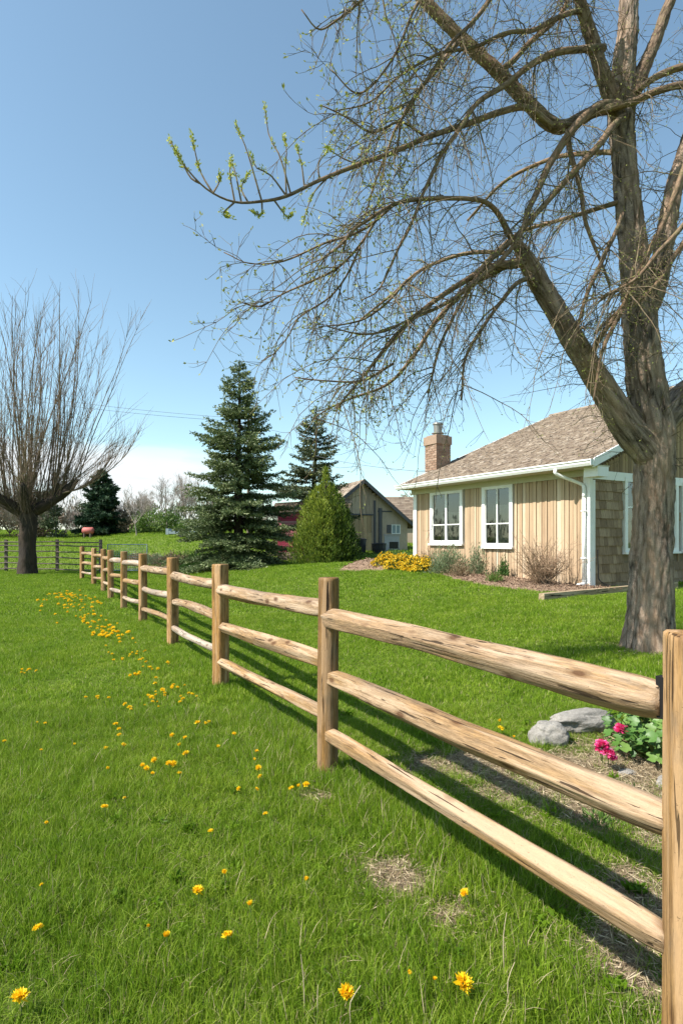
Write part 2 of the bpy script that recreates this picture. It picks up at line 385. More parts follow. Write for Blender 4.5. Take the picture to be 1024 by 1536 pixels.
t=rng.uniform(-.7,7.9,n); q=rng.random(n)
idx=(np.clip(((t+.75)/8.75*89).astype(int),0,88)*12+(q*11).astype(int))
cen=BEDV[idx]+rng.normal(0,.035,(n,3))*[1,1,.15]+[0,0,.012]
cards(mb,cen,rng.normal(size=(n,3))*[1,1,.25],rng.uniform(.03,.09,n),rng.uniform(.012,.03,n))
tag(mb.build('mulch_chips',M['chip']),'loose brown bark chips covering the bed along the house','bark chips',kind='stuff')

# ------------------------------------------------------------------ grass
tufts=bpy.data.collections.new('grass_tufts')
def tuft(n,rad,h0,h1,w,lean,dry,segs=3):
    mb=MB()
    for _ in range(n):
        a=random.random()*6.28; r=rad*math.sqrt(random.random()); x,y=r*math.cos(a),r*math.sin(a)
        H=random.uniform(h0,h1); th=random.random()*6.28; l=abs(random.gauss(0,lean))*H
        dx,dy=math.cos(th)*l,math.sin(th)*l; fa=random.random()*3.14; sx,sy=math.cos(fa)*w*.5,math.sin(fa)*w*.5
        v=[];f=[]
        for k in range(segs+1):
            t=k/segs; ww=(1-t)**.7 if k<segs else 0
            cx,cy,cz=x+dx*t*t,y+dy*t*t,H*(t-.25*t*t*min(1,l/H))
            if k<segs: v+=[(cx-sx*ww,cy-sy*ww,cz),(cx+sx*ww,cy+sy*ww,cz)]
            else: v.append((cx,cy,cz))
        for k in range(segs-1): f.append((2*k,2*k+1,2*k+3,2*k+2))
        m=1 if random.random()<dry else 0; tn=random.random()
        b=mb.n; mb.add(v,f,tn,mi=m); mb.f.append([b+2*segs-2,b+2*segs-1,b+2*segs]); mb.m.append(m)
    o=mb.build('tuft',[M['blade'],M['bladedry']]); C.objects.unlink(o); tufts.objects.link(o)
NAMES=[]
def T_(*a):
    tuft(*a); tufts.objects[-1].name='tuft_%02d'%len(NAMES); NAMES.append(1)
for k in range(5): T_(42,.045,.035,.075,.0030,.55,.05)      # 0-4 near lawn
for k in range(2): T_(30,.05,.05,.115,.0034,.5,.03)         # 5-6 taller near
for k in range(2): T_(26,.05,.02,.05,.0028,.9,.75)          # 7-8 dry sparse
for k in range(4): T_(42,.085,.025,.058,.0055,.6,.03,2)     # 9-12 mid lawn
for k in range(3): T_(42,.19,.03,.075,.013,.6,.02,2)        # 13-15 far
for k in range(2): T_(30,.45,.06,.16,.04,.6,.02,2)          # 16-17 very far
def rosette(n,L_,w):
    mb=MB(); k=rng.random(n)*6.283
    for _ in range(2): cards(mb,np.zeros((n,3))+[0,0,.012]+rng.normal(0,.012,(n,3))*[1,1,.2],np.stack([np.cos(k),np.sin(k),rng.uniform(.2,.9,n)],-1),rng.uniform(.6,1.1,n)*L_,w,rng.random(n)*.45)
    o=mb.build('tuft',[M['blade'],M['bladedry']]); C.objects.unlink(o); tufts.objects.link(o); o.name='tuft_%02d'%len(NAMES); NAMES.append(1)
rosette(12,.055,.015); rosette(26,.034,.015)               # 18-19 broad leaved weeds
pts=[];rots=[];scl=[];vi=[]
def scatter(y0,y1,sp,kinds,hscale=1.0,marg=2.3,tallk=None):
    n_y=int((y1-y0)/sp)
    for a in range(n_y):
        y=y0+(a+.5)*sp; hwid=.585*y+marg; nxx=int(2*hwid/sp)
        x=-hwid+(np.arange(nxx)+rng.random(nxx))*sp; yy=y+(rng.random(nxx)-.5)*sp
        b=bare(x,yy); t,s=hw(x,yy)
        keep=(~in_bed(x,yy))&~((t>-.2)&(t<6.3)&(s>-.05)&(s<14))&(rng.random(nxx)>b*.62)
        keep&=~((t>-.95)&(t<-.4)&(s>-1.2)&(s<3.4))
        x,yy,b=x[keep],yy[keep],b[keep]
        z=gz(x,yy); u=(x-FP[0])*FN[0]+(yy-FP[1])*FN[1]
        for X_,Y_,Z_,B_,U_ in zip(x,yy,z,b,u):
            nn=nz(X_,Y_,0,.9); n2=nz(X_+9,Y_,3,3.1)
            sc=(1+.45*nn+.45*n2)*random.uniform(.8,1.2)*hscale
            k=random.choice(kinds)
            if y1<6:
                if U_>.35: sc*=.8
                if abs(U_)<.14 and random.random()<.75: k=random.choice((5,6)); sc*=1.05
                if -.5<U_<0 and random.random()<.25: k=random.choice((5,6))
                if B_>.2 and random.random()<B_*1.5: k=random.choice((7,8,7,8,3)); sc*=.7
                if random.random()<.02+max(0,n2)*.15: k=random.choice((5,6))
                if random.random()<.012+.05*max(0,nz(X_+40,Y_,1,1.6)-.2): k=random.choice((18,19)); sc=random.uniform(1,1.5)
            elif y1<14:
                if abs(U_)<.14: sc*=1.5
                if B_>.3 and random.random()<.5: sc*=.5
            pts.append((X_,Y_,Z_)); rots.append((random.gauss(0,.1),random.gauss(0,.1),random.random()*6.28)); scl.append((random.uniform(.85,1.2),)*2+(sc,)); vi.append(k)
scatter(1.1,5.2,.041,[0,1,2,3,4],1.0)
scatter(5.2,11.5,.068,[9,10,11,12],.95)
scatter(11.5,29,.145,[13,14,15],.85)
scatter(29,75,.5,[16,17],.8)
me=bpy.data.meshes.new('grass'); me.vertices.add(len(pts)); me.vertices.foreach_set('co',np.array(pts,np.float32).ravel())
for nm,ty,arr,key in (('rot','FLOAT_VECTOR',rots,'vector'),('scl','FLOAT_VECTOR',scl,'vector')):
    a=me.attributes.new(nm,ty,'POINT'); a.data.foreach_set(key,np.array(arr,np.float32).ravel())
a=me.attributes.new('vi','INT','POINT'); a.data.foreach_set('value',np.array(vi,np.int32))
go=bpy.data.objects.new('grass',me); C.objects.link(go)
ng=bpy.data.node_groups.new('scatter','GeometryNodeTree')
ng.interface.new_socket('Geometry',in_out='INPUT',socket_type='NodeSocketGeometry'); ng.interface.new_socket('Geometry',in_out='OUTPUT',socket_type='NodeSocketGeometry')
gi=ng.nodes.new('NodeGroupInput'); gout=ng.nodes.new('NodeGroupOutput'); ip=ng.nodes.new('GeometryNodeInstanceOnPoints')
ci=ng.nodes.new('GeometryNodeCollectionInfo'); ci.inputs['Collection'].default_value=tufts; ci.inputs['Separate Children'].default_value=True; ci.inputs['Reset Children'].default_value=True
def na(nm,ty):
    x=ng.nodes.new('GeometryNodeInputNamedAttribute'); x.data_type=ty; x.inputs['Name'].default_value=nm; return x.outputs['Attribute']
L=ng.links.new
L(gi.outputs[0],ip.inputs['Points']); L(ci.outputs[0],ip.inputs['Instance']); ip.inputs['Pick Instance'].default_value=True
L(na('vi','INT'),ip.inputs['Instance Index']); L(na('rot','FLOAT_VECTOR'),ip.inputs['Rotation']); L(na('scl','FLOAT_VECTOR'),ip.inputs['Scale'])
L(ip.outputs[0],gout.inputs[0])
md=go.modifiers.new('scatter','NODES'); md.node_group=ng
tag(go,'lush green lawn grass on both sides of the rail fence','grass',kind='stuff')
print('tufts',len(pts))

# straw litter on the worn spots
mb=MB(); cc=[]
for cx,cy,rx,ry,s in BARE:
    k=int(9000*rx*ry/.06*.34); q=rng.normal(0,.85,(k,2))*[rx,ry]+[cx,cy]; cc.append(q)
k=900; a=rng.random(k)*6.28; q=np.abs(rng.normal(.38,.16,k)); cc.append(np.stack([TREE[0]+np.cos(a)*q,TREE[1]+np.sin(a)*q],-1))
cc=np.concatenate(cc); zc=gz(cc[:,0],cc[:,1])+rng.uniform(.004,.022,len(cc))
cards(mb,np.column_stack([cc,zc]),rng.normal(size=(len(cc),3))*[1,1,.28],rng.uniform(.02,.075,len(cc)),rng.uniform(.002,.005,len(cc)))
tag(mb.build('straw_litter',leafmat('straw_litter',[(0,(.16,.11,.065)),(.5,(.34,.26,.16)),(1,(.56,.46,.31))],.15,.9)),'dead straw and thatch lying on the worn patches of the lawn','dead grass',kind='stuff')

# ------------------------------------------------------------------ split rail fence
def woodlog(mb,p0,p1,r,k,m,seed,bow=.02,flat=.0,taper=(.8,.35),squash=1.0,kink=None):
    p0=np.array(p0,float);p1=np.array(p1,float); t=np.linspace(0,1,m)[:,None]
    pts=p0*(1-t)+p1*t
    rs=random.Random(seed); b=np.array([rs.uniform(-1,1)*.5*bow,0,rs.uniform(-1,1)*bow])
    pts=pts+b*np.sin(np.pi*t)+np.array([0,0,kink or 0])*np.exp(-((t-.42)/.16)**2)
    for q in range(m): pts[q]+=np.array([nz(q/m*4,seed,1),0,nz(q/m*4,seed,4)])*r*.10
    tt=t[:,0]; L=np.linalg.norm(p1-p0)
    ends=np.minimum(tt,1-tt)*L
    rad=r*(1-.22*np.exp(-ends/.06))*(1+.06*np.sin(tt*6+seed))
    def disp(Ls,c,s,rd):
        out=np.zeros((len(Ls),len(c)))
        nf=5; 
        for a in range(len(Ls)):
            for bb in range(len(c)):
                th=math.atan2(s[bb],c[bb])
                fac=math.cos(((th+seed+.25*math.sin(Ls[a]*1.1+seed))%(2*math.pi/nf))-math.pi/nf)
                f=(math.cos(math.pi/nf)/fac-1)*flat
                out[a,bb]=rd[a]*(f+.07*nz(Ls[a]*1.6,c[bb]*1.4+seed,s[bb]*1.4)+.035*nz(Ls[a]*4,c[bb]*5+seed,s[bb]*5)+.02*nz(Ls[a]*3,c[bb]*14,s[bb]*14))
        return out
    tube(mb,pts,rad,k,disp=disp,off=seed*3.7)
POSTS=[(1.594,1041,0),(3.77,491.5,0),(6.02,331,1),(8.4,259.5,2),(10.65,214.5,1),(12.8,186,1),(14.9,166.5,1),(17.4,156,1),(19.9,141,1),(22.9,123.5,1)]
PW=[np.array([(x-512)*d/F,d]) for d,x,_ in POSTS]
dirb=(PW[0]-PW[1])/np.linalg.norm(PW[0]-PW[1])
PW=[PW[0]+dirb*2.4]+PW            # one more post nearer than the frame
fence=thing('split_rail_fence',(float(PW[2][0]),float(PW[2][1]),G(*PW[2])),'long brown three rail split wood fence running diagonally across the lawn','fence')
for i,p in enumerate(PW):
    mb=MB(); g=G(*p); hi=i<4
    w=.068 if i!=2 else .066; H=1.25
    k=44 if hi else 16; m=46 if hi else 12
    zz=np.concatenate([np.linspace(-.2,H-.02,m),[H-.006,H]]); L_=len(zz)
    pts_=np.array([(p[0]+.004*nz(z_*1.5,i),p[1],g+z_) for z_ in zz]); lean=(random.uniform(-.006,.006)) if i!=1 else 0
    pts_[:,0]+=lean*zz
    rad=np.full(L_,w); rad[-2]=w*.985; rad[-1]=w*.90
    rot=math.atan2(FD[1],FD[0])
    round_=(i==2)
    def disp(Ls,c,s,rd,i=i,round_=round_,rot=rot):
        out=np.zeros((len(Ls),len(c)))
        for a in range(len(Ls)):
            for b in range(len(c)):
                th=math.atan2(s[b],c[b])-rot*0+ .2*i
                if round_: f=.06*math.cos(3*th)
                else:
                    q=(abs(math.cos(th))**6+abs(math.sin(th))**6)**(-1/6); f=(q-1)*.95
                out[a,b]=rd[a]*(f+.05*nz(Ls[a]*1.2,c[b]*1.5+i*3,s[b]*1.5)+.03*nz(Ls[a]*2,c[b]*8+i,s[b]*8)+(.02*nz(Ls[a]*1.5,c[b]*22+i,s[b]*22) if len(c)>20 else 0))
        return out
    tube(mb,pts_,rad,k,disp=disp,off=i*5.3)
    o=mb.build('post',M['post2'] if i in(1,) else (M['post'] if i in (0,2) else M['post2']),fence,smooth=True)
    if i==1: tag(o,'nearest square post of orange brown wood')
    if i==2: tag(o,'dark brown rounded post')
RH=[(1.045,.99),(.705,.61),(.365,.25)]
RR=[.066,.062,.048]
for i in range(len(PW)-1):
    a,b=PW[i],PW[i+1]; dv=(b-a)/np.linalg.norm(b-a); 
    for r_ in range(3):
        hi=i in(1,2); near=i==1
        j1=random.uniform(-.012,.012) if i>2 else 0; j2=random.uniform(-.012,.012) if i>2 else 0
        ea,eb=a+dv*.02,b-dv*.0
        if i==1: ea=a+dv*(.082 if r_==0 else .066)
        side=FN*(.012 if r_%2 else -.004)
        p0=(ea[0]+side[0],ea[1]+side[1],G(*a)+RH[r_][0]+j1); p1=(eb[0]+side[0],eb[1]+side[1],G(*b)+RH[r_][1]+j2)
        mb=MB()
        rr=RR[r_]*(1.0 if i<3 else random.uniform(.9,1.02))
        if i==1 and r_==2: p0=(p0[0],p0[1],p0[2]+.01)
        woodlog(mb,p0,p1,rr,48 if near else (32 if hi else 14),130 if near else (70 if hi else 18),i*7+r_*3+1,bow=.012 if i<3 else .025,flat=.85,kink=(-.01 if (i==1 and r_==1) else None))
        mt=[M['rail'],M['rail2'],M['rail2']][r_] if i<3 else random.choice([M['rail'],M['rail3'],M['rail2']])
        if i==1 and r_==0: mt=M['rail']
        if i in(5,6) and r_==0: mt=M['rail3']
        mb.build('rail',mt,fence,smooth=True)
# black block standing in for the shaded gap between top rail and nearest post
mb=MB(); a=PW[1]; dv=(PW[2]-PW[1])/np.linalg.norm(PW[2]-PW[1])
def TB(v):
    return np.stack([a[0]+dv[0]*v[:,0]+FN[0]*v[:,1], a[1]+dv[1]*v[:,0]+FN[1]*v[:,1], v[:,2]],-1)
g=G(*a)
box(mb,.060,.092,-.03,.035,g+1.0,g+1.118,TB,jit=.001)
mb.build('gap_block',M['black'],fence)

# dark cross fence far left
XF=[(-22,28.6),(-19.2,28.4),(-16.1,28.2),(-13.5,27.9),(-10.9,26.6)]
cf=thing('pasture_fence',(-13.5,27.9,G(-13.5,27.9)),'low dark weathered board fence behind the bare pollarded tree','fence')
for i,(x,y) in enumerate(XF):
    mb=MB(); g=G(x,y); box(mb,x-.06,x+.06,y-.05,y+.05,g-.1,g+1.55); mb.build('post',M['oldfence'],cf)
for a,b in zip(XF[:-1],XF[1:]):
    for hgt in (.15,.42,.69,.98,1.25,1.42):
        mb=MB(); g0,g1=G(*a)+hgt+random.uniform(-.03,.03),G(*b)+hgt+random.uniform(-.03,.03)
        pts_=smooth([(a[0],a[1]-.07,g0),((a[0]+b[0])/2,(a[1]+b[1])/2-.07,(g0+g1)/2-.02),(b[0],b[1]-.07,g1)],6)
        tube(mb,pts_,.032,6); mb.build('rail',M['oldfence'],cf)
# wire gate leaning by the fence corner
gt=thing('garden_gate',(-9.3,27.2,G(-9.3,27.2)),'small grey green wire gate at the far corner of the rail fence','gate')
mb=MB(); gx0,gx1,gy=-10.7,-8.9,26.9; g=G(-9.8,gy)
for z_ in (.12,1.3): tube(mb,[(gx0,gy,g+z_),(gx1,gy,g+z_)],.022,6)
for x_ in (gx0,gx1): tube(mb,[(x_,gy,g+.02),(x_,gy,g+1.32)],.025,6)
mb.build('gate_frame',M['bluepaint'],gt)
mb=MB()
for x_ in np.arange(gx0+.1,gx1,.1): tube(mb,[(x_,gy,g+.12),(x_,gy,g+1.3)],.005,3,cap=False)
for z_ in np.arange(.2,1.3,.1): tube(mb,[(gx0,gy,g+z_),(gx1,gy,g+z_)],.005,3,cap=False)
mb.build('wire_mesh',M['bluepaint'],gt)

# ------------------------------------------------------------------ house
GB=.40                                              # wall bottom (buried)
def TH(v):
    """house coords: x = t along the wall, y = s into the house, z up"""
    return np.stack([HC[0]+HA[0]*v[:,0]+HB[0]*v[:,1], HC[1]+HA[1]*v[:,0]+HB[1]*v[:,1], v[:,2]],-1)
house=thing('house',(float(HC[0]),float(HC[1]),.49),'single storey tan board house with white framed windows and brown shingle roof','house')
LW=6.04; TOP=2.98; EZ=3.13; SR=6.8; PT=.42; OV=.5; DW=2*(SR-OV)   # wall top, eave z, ridge run, pitch
W1=(3.90,5.28,1.38,2.89); W2=(2.12,3.17,1.31,2.89)
def in_win(t0,t1): return [w for w in (W1,W2) if t1>w[0]+.01 and t0<w[1]-.01]
mb=MB(); t=.13
while t<LW-.12:
    w_=random.choice((.07,.075,.085,.095,.11)); t1=min(t+w_,LW-.12); d=-random.uniform(.004,.024); tn=min(1,max(0,random.gauss(.5,.25)))
    ws=in_win(t,t1); segs=[(GB,TOP)]
    if ws: segs=[(GB,ws[0][2]+.02),(ws[0][3]-.02,TOP)]
    for z0,z1 in segs: box(mb,t,t1-.012,d,.05,z0,z1,TH,tn)
    t=t1
mb.build('front_siding',M['siding'],house)
mb=MB()
# wall core behind the boards, split around the window openings
core=[(0.02,W2[0]),(W2[1],W1[0]),(W1[1],LW-.02)]
for a,b in core: box(mb,a,b,.051,.17,GB,TOP,TH)
for w in (W1,W2):
    box(mb,w[0]+.001,w[1]-.001,.051,.17,GB,w[2],TH); box(mb,w[0]+.001,w[1]-.001,.051,.17,w[3],TOP,TH)
box(mb,LW-.17,LW-.02,.171,DW,GB,TOP,TH); box(mb,.02,LW-.171,DW-.15,DW,GB,TOP,TH)
mb.build('wall',M['wallin'],house)
# gable wall: windows along s
GW=[(1.13,3.18),(3.34,5.4)]; GZ=(1.21,2.89)
mb=MB()
for a,b in ((.171,1.13),(3.18,3.34),(5.4,DW)): box(mb,.03,.17,a,b,GB,TOP-.002,TH)
for a,b in GW: box(mb,.03,.17,a,b,GB,GZ[0],TH); box(mb,.03,.17,a,b,GZ[1],TOP-.002,TH)
prism(mb,[],0,0) if 0 else None
mb.build('gable_wall',M['wallin'],house)
# gable triangle core
mb=MB(); hh=TOP-.001
v=[(.03,0,hh),(.03,DW,hh),(.03,DW/2,hh+PT*DW/2),(.17,0,hh),(.17,DW,hh),(.17,DW/2,hh+PT*DW/2)]
mb.add(TH(np.array(v,float)),np.zeros((0,4),int)); mb.f+=[[0,1,2],[5,4,3],[0,3,4,1],[1,4,5,2],[2,5,3,0]]; mb.m+=[0]*5
v2=np.array(v,float); v2[:,0]+=LW-.2
b0=mb.n; mb.add(TH(v2),np.zeros((0,4),int)); mb.f+=[[q+b0 for q in f] for f in ([0,1,2],[5,4,3],[0,3,4,1],[1,4,5,2],[2,5,3,0])]; mb.m+=[0]*5
mb.build('gable',M['wallin'],house)
mb=MB(); z=GB
while z<2.76:
    s=.13
    while s<DW-.1:
        w_=random.uniform(.10,.26); s1=min(s+w_,DW-.1)
        blocked=any(s1>a-.0 and s<b+.0 and z+.2>GZ[0]-.08 for a,b in GW)
        if blocked:
            for a,b in GW:
                if s<a<s1 and a-s>.03: box(mb,-.005,.025,s,a-.06,z,z+.198,TH,random.random())
                if s<b<s1 and s1-b>.08: box(mb,-.005,.025,b+.06,s1-.004,z,z+.198,TH,random.random())
        else:
            x0=random.uniform(-.012,-.0105)
            v=np.array([(x0-.016,s,z),(x0-.016,s1-.006,z),(.028,s1-.006,z),(.028,s,z),(x0+.012,s,z+.21),(x0+.012,s1-.006,z+.21),(.028,s1-.006,z+.21),(.028,s,z+.21)],float)
            mb.add(TH(v),BOXF,random.random(),v+random.random()*5)
        s=s1
    z+=.196
mb.build('shingle_siding',M['shingle'],house)
mb=MB(); s=.05
while s<DW-.05:
    s1=s+random.uniform(.08,.11); ht=TOP+PT*min(s,DW-s1)-.02
    if ht>3.0: box(mb,.0-random.uniform(0,.008),.028,s,s1-.007,2.99,ht,TH,random.random())
    s=s1
mb.build('gable_siding',M['gablesiding'],house)
# white trim: corner boards, band
mb=MB()
box(mb,-.035,.13,-.04,.048,GB,TOP-.06,TH); mb.build('corner_board',M['white'],house)
mb=MB(); box(mb,-.038,.026,.05,.13,GB,TOP-.2,TH); mb.build('corner_board',M['white'],house)
mb=MB(); box(mb,LW-.12,LW+.03,-.04,.05,GB,TOP-.02,TH)
mb.build('corner_board',M['white'],house)
mb=MB(); box(mb,-.045,.02,.06,DW,2.80,2.985,TH); mb.build('trim_band',M['white'],house)
mb=MB(); box(mb,-.10,LW+.1,-.06,-.0405,2.86,3.0,TH); box(mb,-.43,LW+.12,-OV+.03,.05,3.0,3.03,TH); mb.build('soffit',M['soffit'],house)
# roof deck + shingles
def rz(s): return EZ+PT*(s+OV)
RT0,RT1=-.45,LW+.16
mb=MB()
for sgn in (0,1):
    def q(s): return s if not sgn else DW-s
    v=np.array([(RT0+.02,q(-OV+.02),EZ-.09),(RT1-.02,q(-OV+.02),EZ-.09),(RT1-.02,q(SR-OV),rz(SR-OV)-.09),(RT0+.02,q(SR-OV),rz(SR-OV)-.09)]+
               [(RT0+.02,q(-OV+.02),EZ-.02),(RT1-.02,q(-OV+.02),EZ-.02),(RT1-.02,q(SR-OV),rz(SR-OV)-.02),(RT0+.02,q(SR-OV),rz(SR-OV)-.02)],float)
    mb.add(TH(v),BOXF)
mb.build('roof_deck',M['soffit'],house)
mb=MB(); s=-OV-.03
while s<SR-OV:
    for sgn in (0,1):
        t=RT0
        while t<RT1:
            t1=min(t+random.uniform(.06,.17),RT1); th_=random.uniform(.010,.026); dz=random.uniform(-.004,.006); ds=random.uniform(-.018,.018)
            sa,sb=s+ds,min(s+.15,SR-OV+.02)
            y0,y1=(sa,sb) if not sgn else (DW-sa,DW-sb)
            v=np.array([(t,y0,rz(sa)-.016),(t1-.004,y0,rz(sa)-.016),(t1-.004,y1,rz(sb)-.016),(t,y1,rz(sb)-.016),(t,y0,rz(sa)+th_+dz),(t1-.004,y0,rz(sa)+th_+dz),(t1-.004,y1,rz(sb)+dz),(t,y1,rz(sb)+dz)],float)
            mb.add(TH(v),BOXF,min(1,max(0,random.gauss(.5,.25))),v+random.random()*9); t=t1
    s+=.10
for t in np.arange(RT0,RT1,.2):
    v=np.array([(t,SR-OV-.12,rz(SR-OV)-.05),(t+.22,SR-OV-.12,rz(SR-OV)-.045),(t+.22,SR-OV+.12,rz(SR-OV)-.045),(t,SR-OV+.12,rz(SR-OV)-.05),(t,SR-OV-.02,rz(SR-OV)+.035),(t+.22,SR-OV-.02,rz(SR-OV)+.04),(t+.22,SR-OV+.02,rz(SR-OV)+.04),(t,SR-OV+.02,rz(SR-OV)+.035)],float)
    mb.add(TH(v),BOXF,random.random(),v)
roof=mb.build('roof',M['roofing'],house)
mb=MB()
for tt in ((RT0-.03,RT0+.018),(RT1-.018,RT1+.03)):
    for sgn in (0,1):
        def q(s): return s if not sgn else DW-s
        for (za,zb,e) in ((-.16,.012,0),):
            v=np.array([(tt[0],q(-OV),EZ+za),(tt[1],q(-OV),EZ+za),(tt[1],q(SR-OV),rz(SR-OV)+za),(tt[0],q(SR-OV),rz(SR-OV)+za),
                        (tt[0],q(-OV),EZ+zb),(tt[1],q(-OV),EZ+zb),(tt[1],q(SR-OV),rz(SR-OV)+zb),(tt[0],q(SR-OV),rz(SR-OV)+zb)],float)
            mb.add(TH(v),BOXF)
box(mb,RT0+.02,-.1,-.33,.02,2.80,3.0,TH)
mb.build('rake_board',M['white'],house)
# gutter: open K profile
prof=[(-OV-.02,3.0),(-OV-.07,3.0),(-OV-.10,3.05),(-OV-.105,3.085),(-OV-.125,3.10),(-OV-.125,3.125),(-OV-.11,3.125),(-OV-.095,3.08),(-OV-.065,3.015),(-OV-.03,3.015),(-OV-.03,3.12),(-OV-.02,3.12)]
mb=MB(); n=len(prof)
v=np.array([(RT0-.035,y,z) for y,z in prof]+[(RT1+.03,y,z) for y,z in prof]); b0=mb.n
mb.add(TH(v),np.zeros((0,4),int)); mb.f+=[[k,k+n,(k+1)%n+n,(k+1)%n] for k in range(n)]+[list(range(n)),list(range(2*n-1,n-1,-1))]; mb.m+=[0]*(n+2)
box(mb,RT0-.038,RT0-.03,-OV-.125,-OV-.02,3.0,3.12,TH)
mb.build('gutter',M['gutter'],house)
mb=MB()
dp=smooth([(.42,-OV-.06,3.0),(.42,-OV-.06,2.93),(.36,-OV+.06,2.86),(.14,-.12,2.70),(.08,-.085,2.62),(.08,-.085,2.4)],18)
tube(mb,TH(dp),.038,10)
tube(mb,TH(np.array([(.08,-.085,2.4),(.08,-.085,.62)])),.038,10)
tube(mb,TH(smooth([(.08,-.085,.66),(.08,-.10,.58),(.08,-.28,.55)],8)),.038,10)
for z_ in (1.1,2.1): box(mb,.03,.13,-.13,-.041,z_,z_+.03,TH)
mb.build('downspout',M['gutter'],house,smooth=True)
mb=MB(); tube(mb,TH(smooth([(-.07,.16,1.3),(-.075,.17,.9),(-.08,.2,.66),(-.2,.3,.56),(-.35,.35,.56)],14)),.012,6); mb.build('cable',M['black'],house)
# windows
def window(axis,a,b,z0,z1,cols,bars,fr=.11,thickmid=.05,curt=True):
    """axis 'f': on the front wall (x=t, outward -y); 'g': gable wall (x=s, outward -t)"""
    def TT(v):
        if axis=='f': return TH(v)
        return TH(np.stack([v[:,1],v[:,0],v[:,2]],-1))
    mb=MB(); y0,y1=-.055,.045
    box(mb,a,b,y0,y1,z1-fr*.95,z1,TT); box(mb,a,b,y0,y1,z0+.03,z0+.03+fr*.8,TT)
    box(mb,a,a+fr,y0+.003,y1,z0+.03+fr*.8,z1-fr*.95,TT); box(mb,b-fr,b,y0+.003,y1,z0+.03+fr*.8,z1-fr*.95,TT)
    w=mb.build('window',M['white'],house)
    mb=MB(); box(mb,a-.03,b+.03,-.095,-.0,z0-.02,z0+.03,TT); mb.build('sill',M['white'],w)
    ia,ib,iz0,iz1=a+fr,b-fr,z0+.03+fr*.8,z1-fr*.95
    mb=MB(); mid=(ia+ib)/2
    for c in cols:
        x=ia+(ib-ia)*c; box(mb,x-thickmid/2,x+thickmid/2,-.036,.02,iz0,iz1,TT)
    for bz in bars:
        z=iz0+(iz1-iz0)*bz; ce=[0]+list(cols)+[1]
        for c0,c1 in zip(ce[:-1],ce[1:]):
            box(mb,ia+(ib-ia)*c0+(thickmid/2 if c0>0 else 0),ia+(ib-ia)*c1-(thickmid/2 if c1<1 else 0),-.030,.015,z-.014,z+.014,TT)
    for x0,x1 in ((ia,ia+.022),(ib-.022,ib)): box(mb,x0,x1,-.028,.02,iz0,iz1,TT)
    mb.build('muntin',M['white'],w)
    mb=MB(); v=np.array([(ia,-.006,iz0),(ib,-.006,iz0),(ib,-.006,iz1),(ia,-.006,iz1)],float); mb.add(TT(v),[(3,2,1,0)] if axis=='f' else [(0,1,2,3)]); mb.build('pane',M['glass'],w)
    if curt:
        mb=MB(); xs_=np.linspace(ia-.05,ib+.05,120); zt=iz0+(iz1-iz0)*curt
        ph=[.03*math.sin(x*52+2*math.sin(x*5))+.02*math.sin(x*23) for x in xs_]
        v=[(x,.30+p,iz0-.05) for x,p in zip(xs_,ph)]+[(x,.30+p*.7,zt) for x,p in zip(xs_,ph)]
        mb.add(TT(np.array(v,float)),[(k,k+1,k+121,k+120) for k in range(119)]); mb.build('curtain',M['curtain'],w,smooth=True)
    return w
window('f',*W1,[.5],[.34],thickmid=.075,curt=.62)
window('f',*W2,[.5],[.36],thickmid=.035,curt=.72)
window('g',GW[0][0],GW[0][1],*GZ,[.5],[.62],fr=.1,curt=.4); window('g',GW[1][0],GW[1][1],*GZ,[.5],[.62],fr=.1,curt=.4)
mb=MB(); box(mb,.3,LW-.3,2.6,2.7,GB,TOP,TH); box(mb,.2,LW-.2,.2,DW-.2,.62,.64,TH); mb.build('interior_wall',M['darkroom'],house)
# chimney
ch=MB(); ct,cs=LW+.13,.98; hw_=.28
x0,x1,y0,y1=ct-hw_,ct+hw_,cs-hw_,cs+hw_; zb=.3; zt=4.47
box(ch,x0+.012,x1-.012,y0+.012,y1-.012,zb,zt,TH)
chim=ch.build('chimney',M['mortar'],house)
mb=MB(); z=zb; row=0
while z<zt-.05:
    off=.11*(row%2)
    for side in range(4):
        u=-hw_-off+.0
        while u<hw_:
            u0,u1=max(u,-hw_),min(u+.21,hw_); 
            if u1-u0>.02:
                j=random.uniform(-.002,.004)
                if side==0: box(mb,ct+u0,ct+u1-.01,y0-j,y0+.02,z,z+.062,TH,random.random())
                if side==1: box(mb,ct+u0,ct+u1-.01,y1-.02,y1+j,z,z+.062,TH,random.random())
                if side==2: box(mb,x0-j,x0+.02,cs+u0+.001,cs+u1-.01,z+.001,z+.0615,TH,random.random())
                if side==3: box(mb,x1-.02,x1+j,cs+u0+.001,cs+u1-.01,z+.001,z+.0615,TH,random.random())
            u+=.22
    z+=.073; row+=1
mb.build('brickwork',M['brick'],chim)
mb=MB(); box(mb,x0-.03,x1+.03,y0-.03,y1+.03,zt-.02,zt+.23,TH,jit=.003); box(mb,x0+.03,x1-.03,y0+.03,y1-.03,zt+.23,zt+.27,TH); mb.build('chimney_cap',M['cap'],chim)
cc=TH(np.array([[ct,cs,0]]))[0]
mb=MB(); zz=zt+.27
tube(mb,[(cc[0],cc[1],zz-.05),(cc[0],cc[1],zz+.06),(cc[0],cc[1],zz+.07),(cc[0],cc[1],zz+.09),(cc[0],cc[1],zz+.10),(cc[0],cc[1],zz+.34),(cc[0],cc[1],zz+.35),(cc[0],cc[1],zz+.40)],[.12,.12,.19,.19,.12,.135,.16,.15],16)
mb.build('flue_pot',M['pot'],chim)

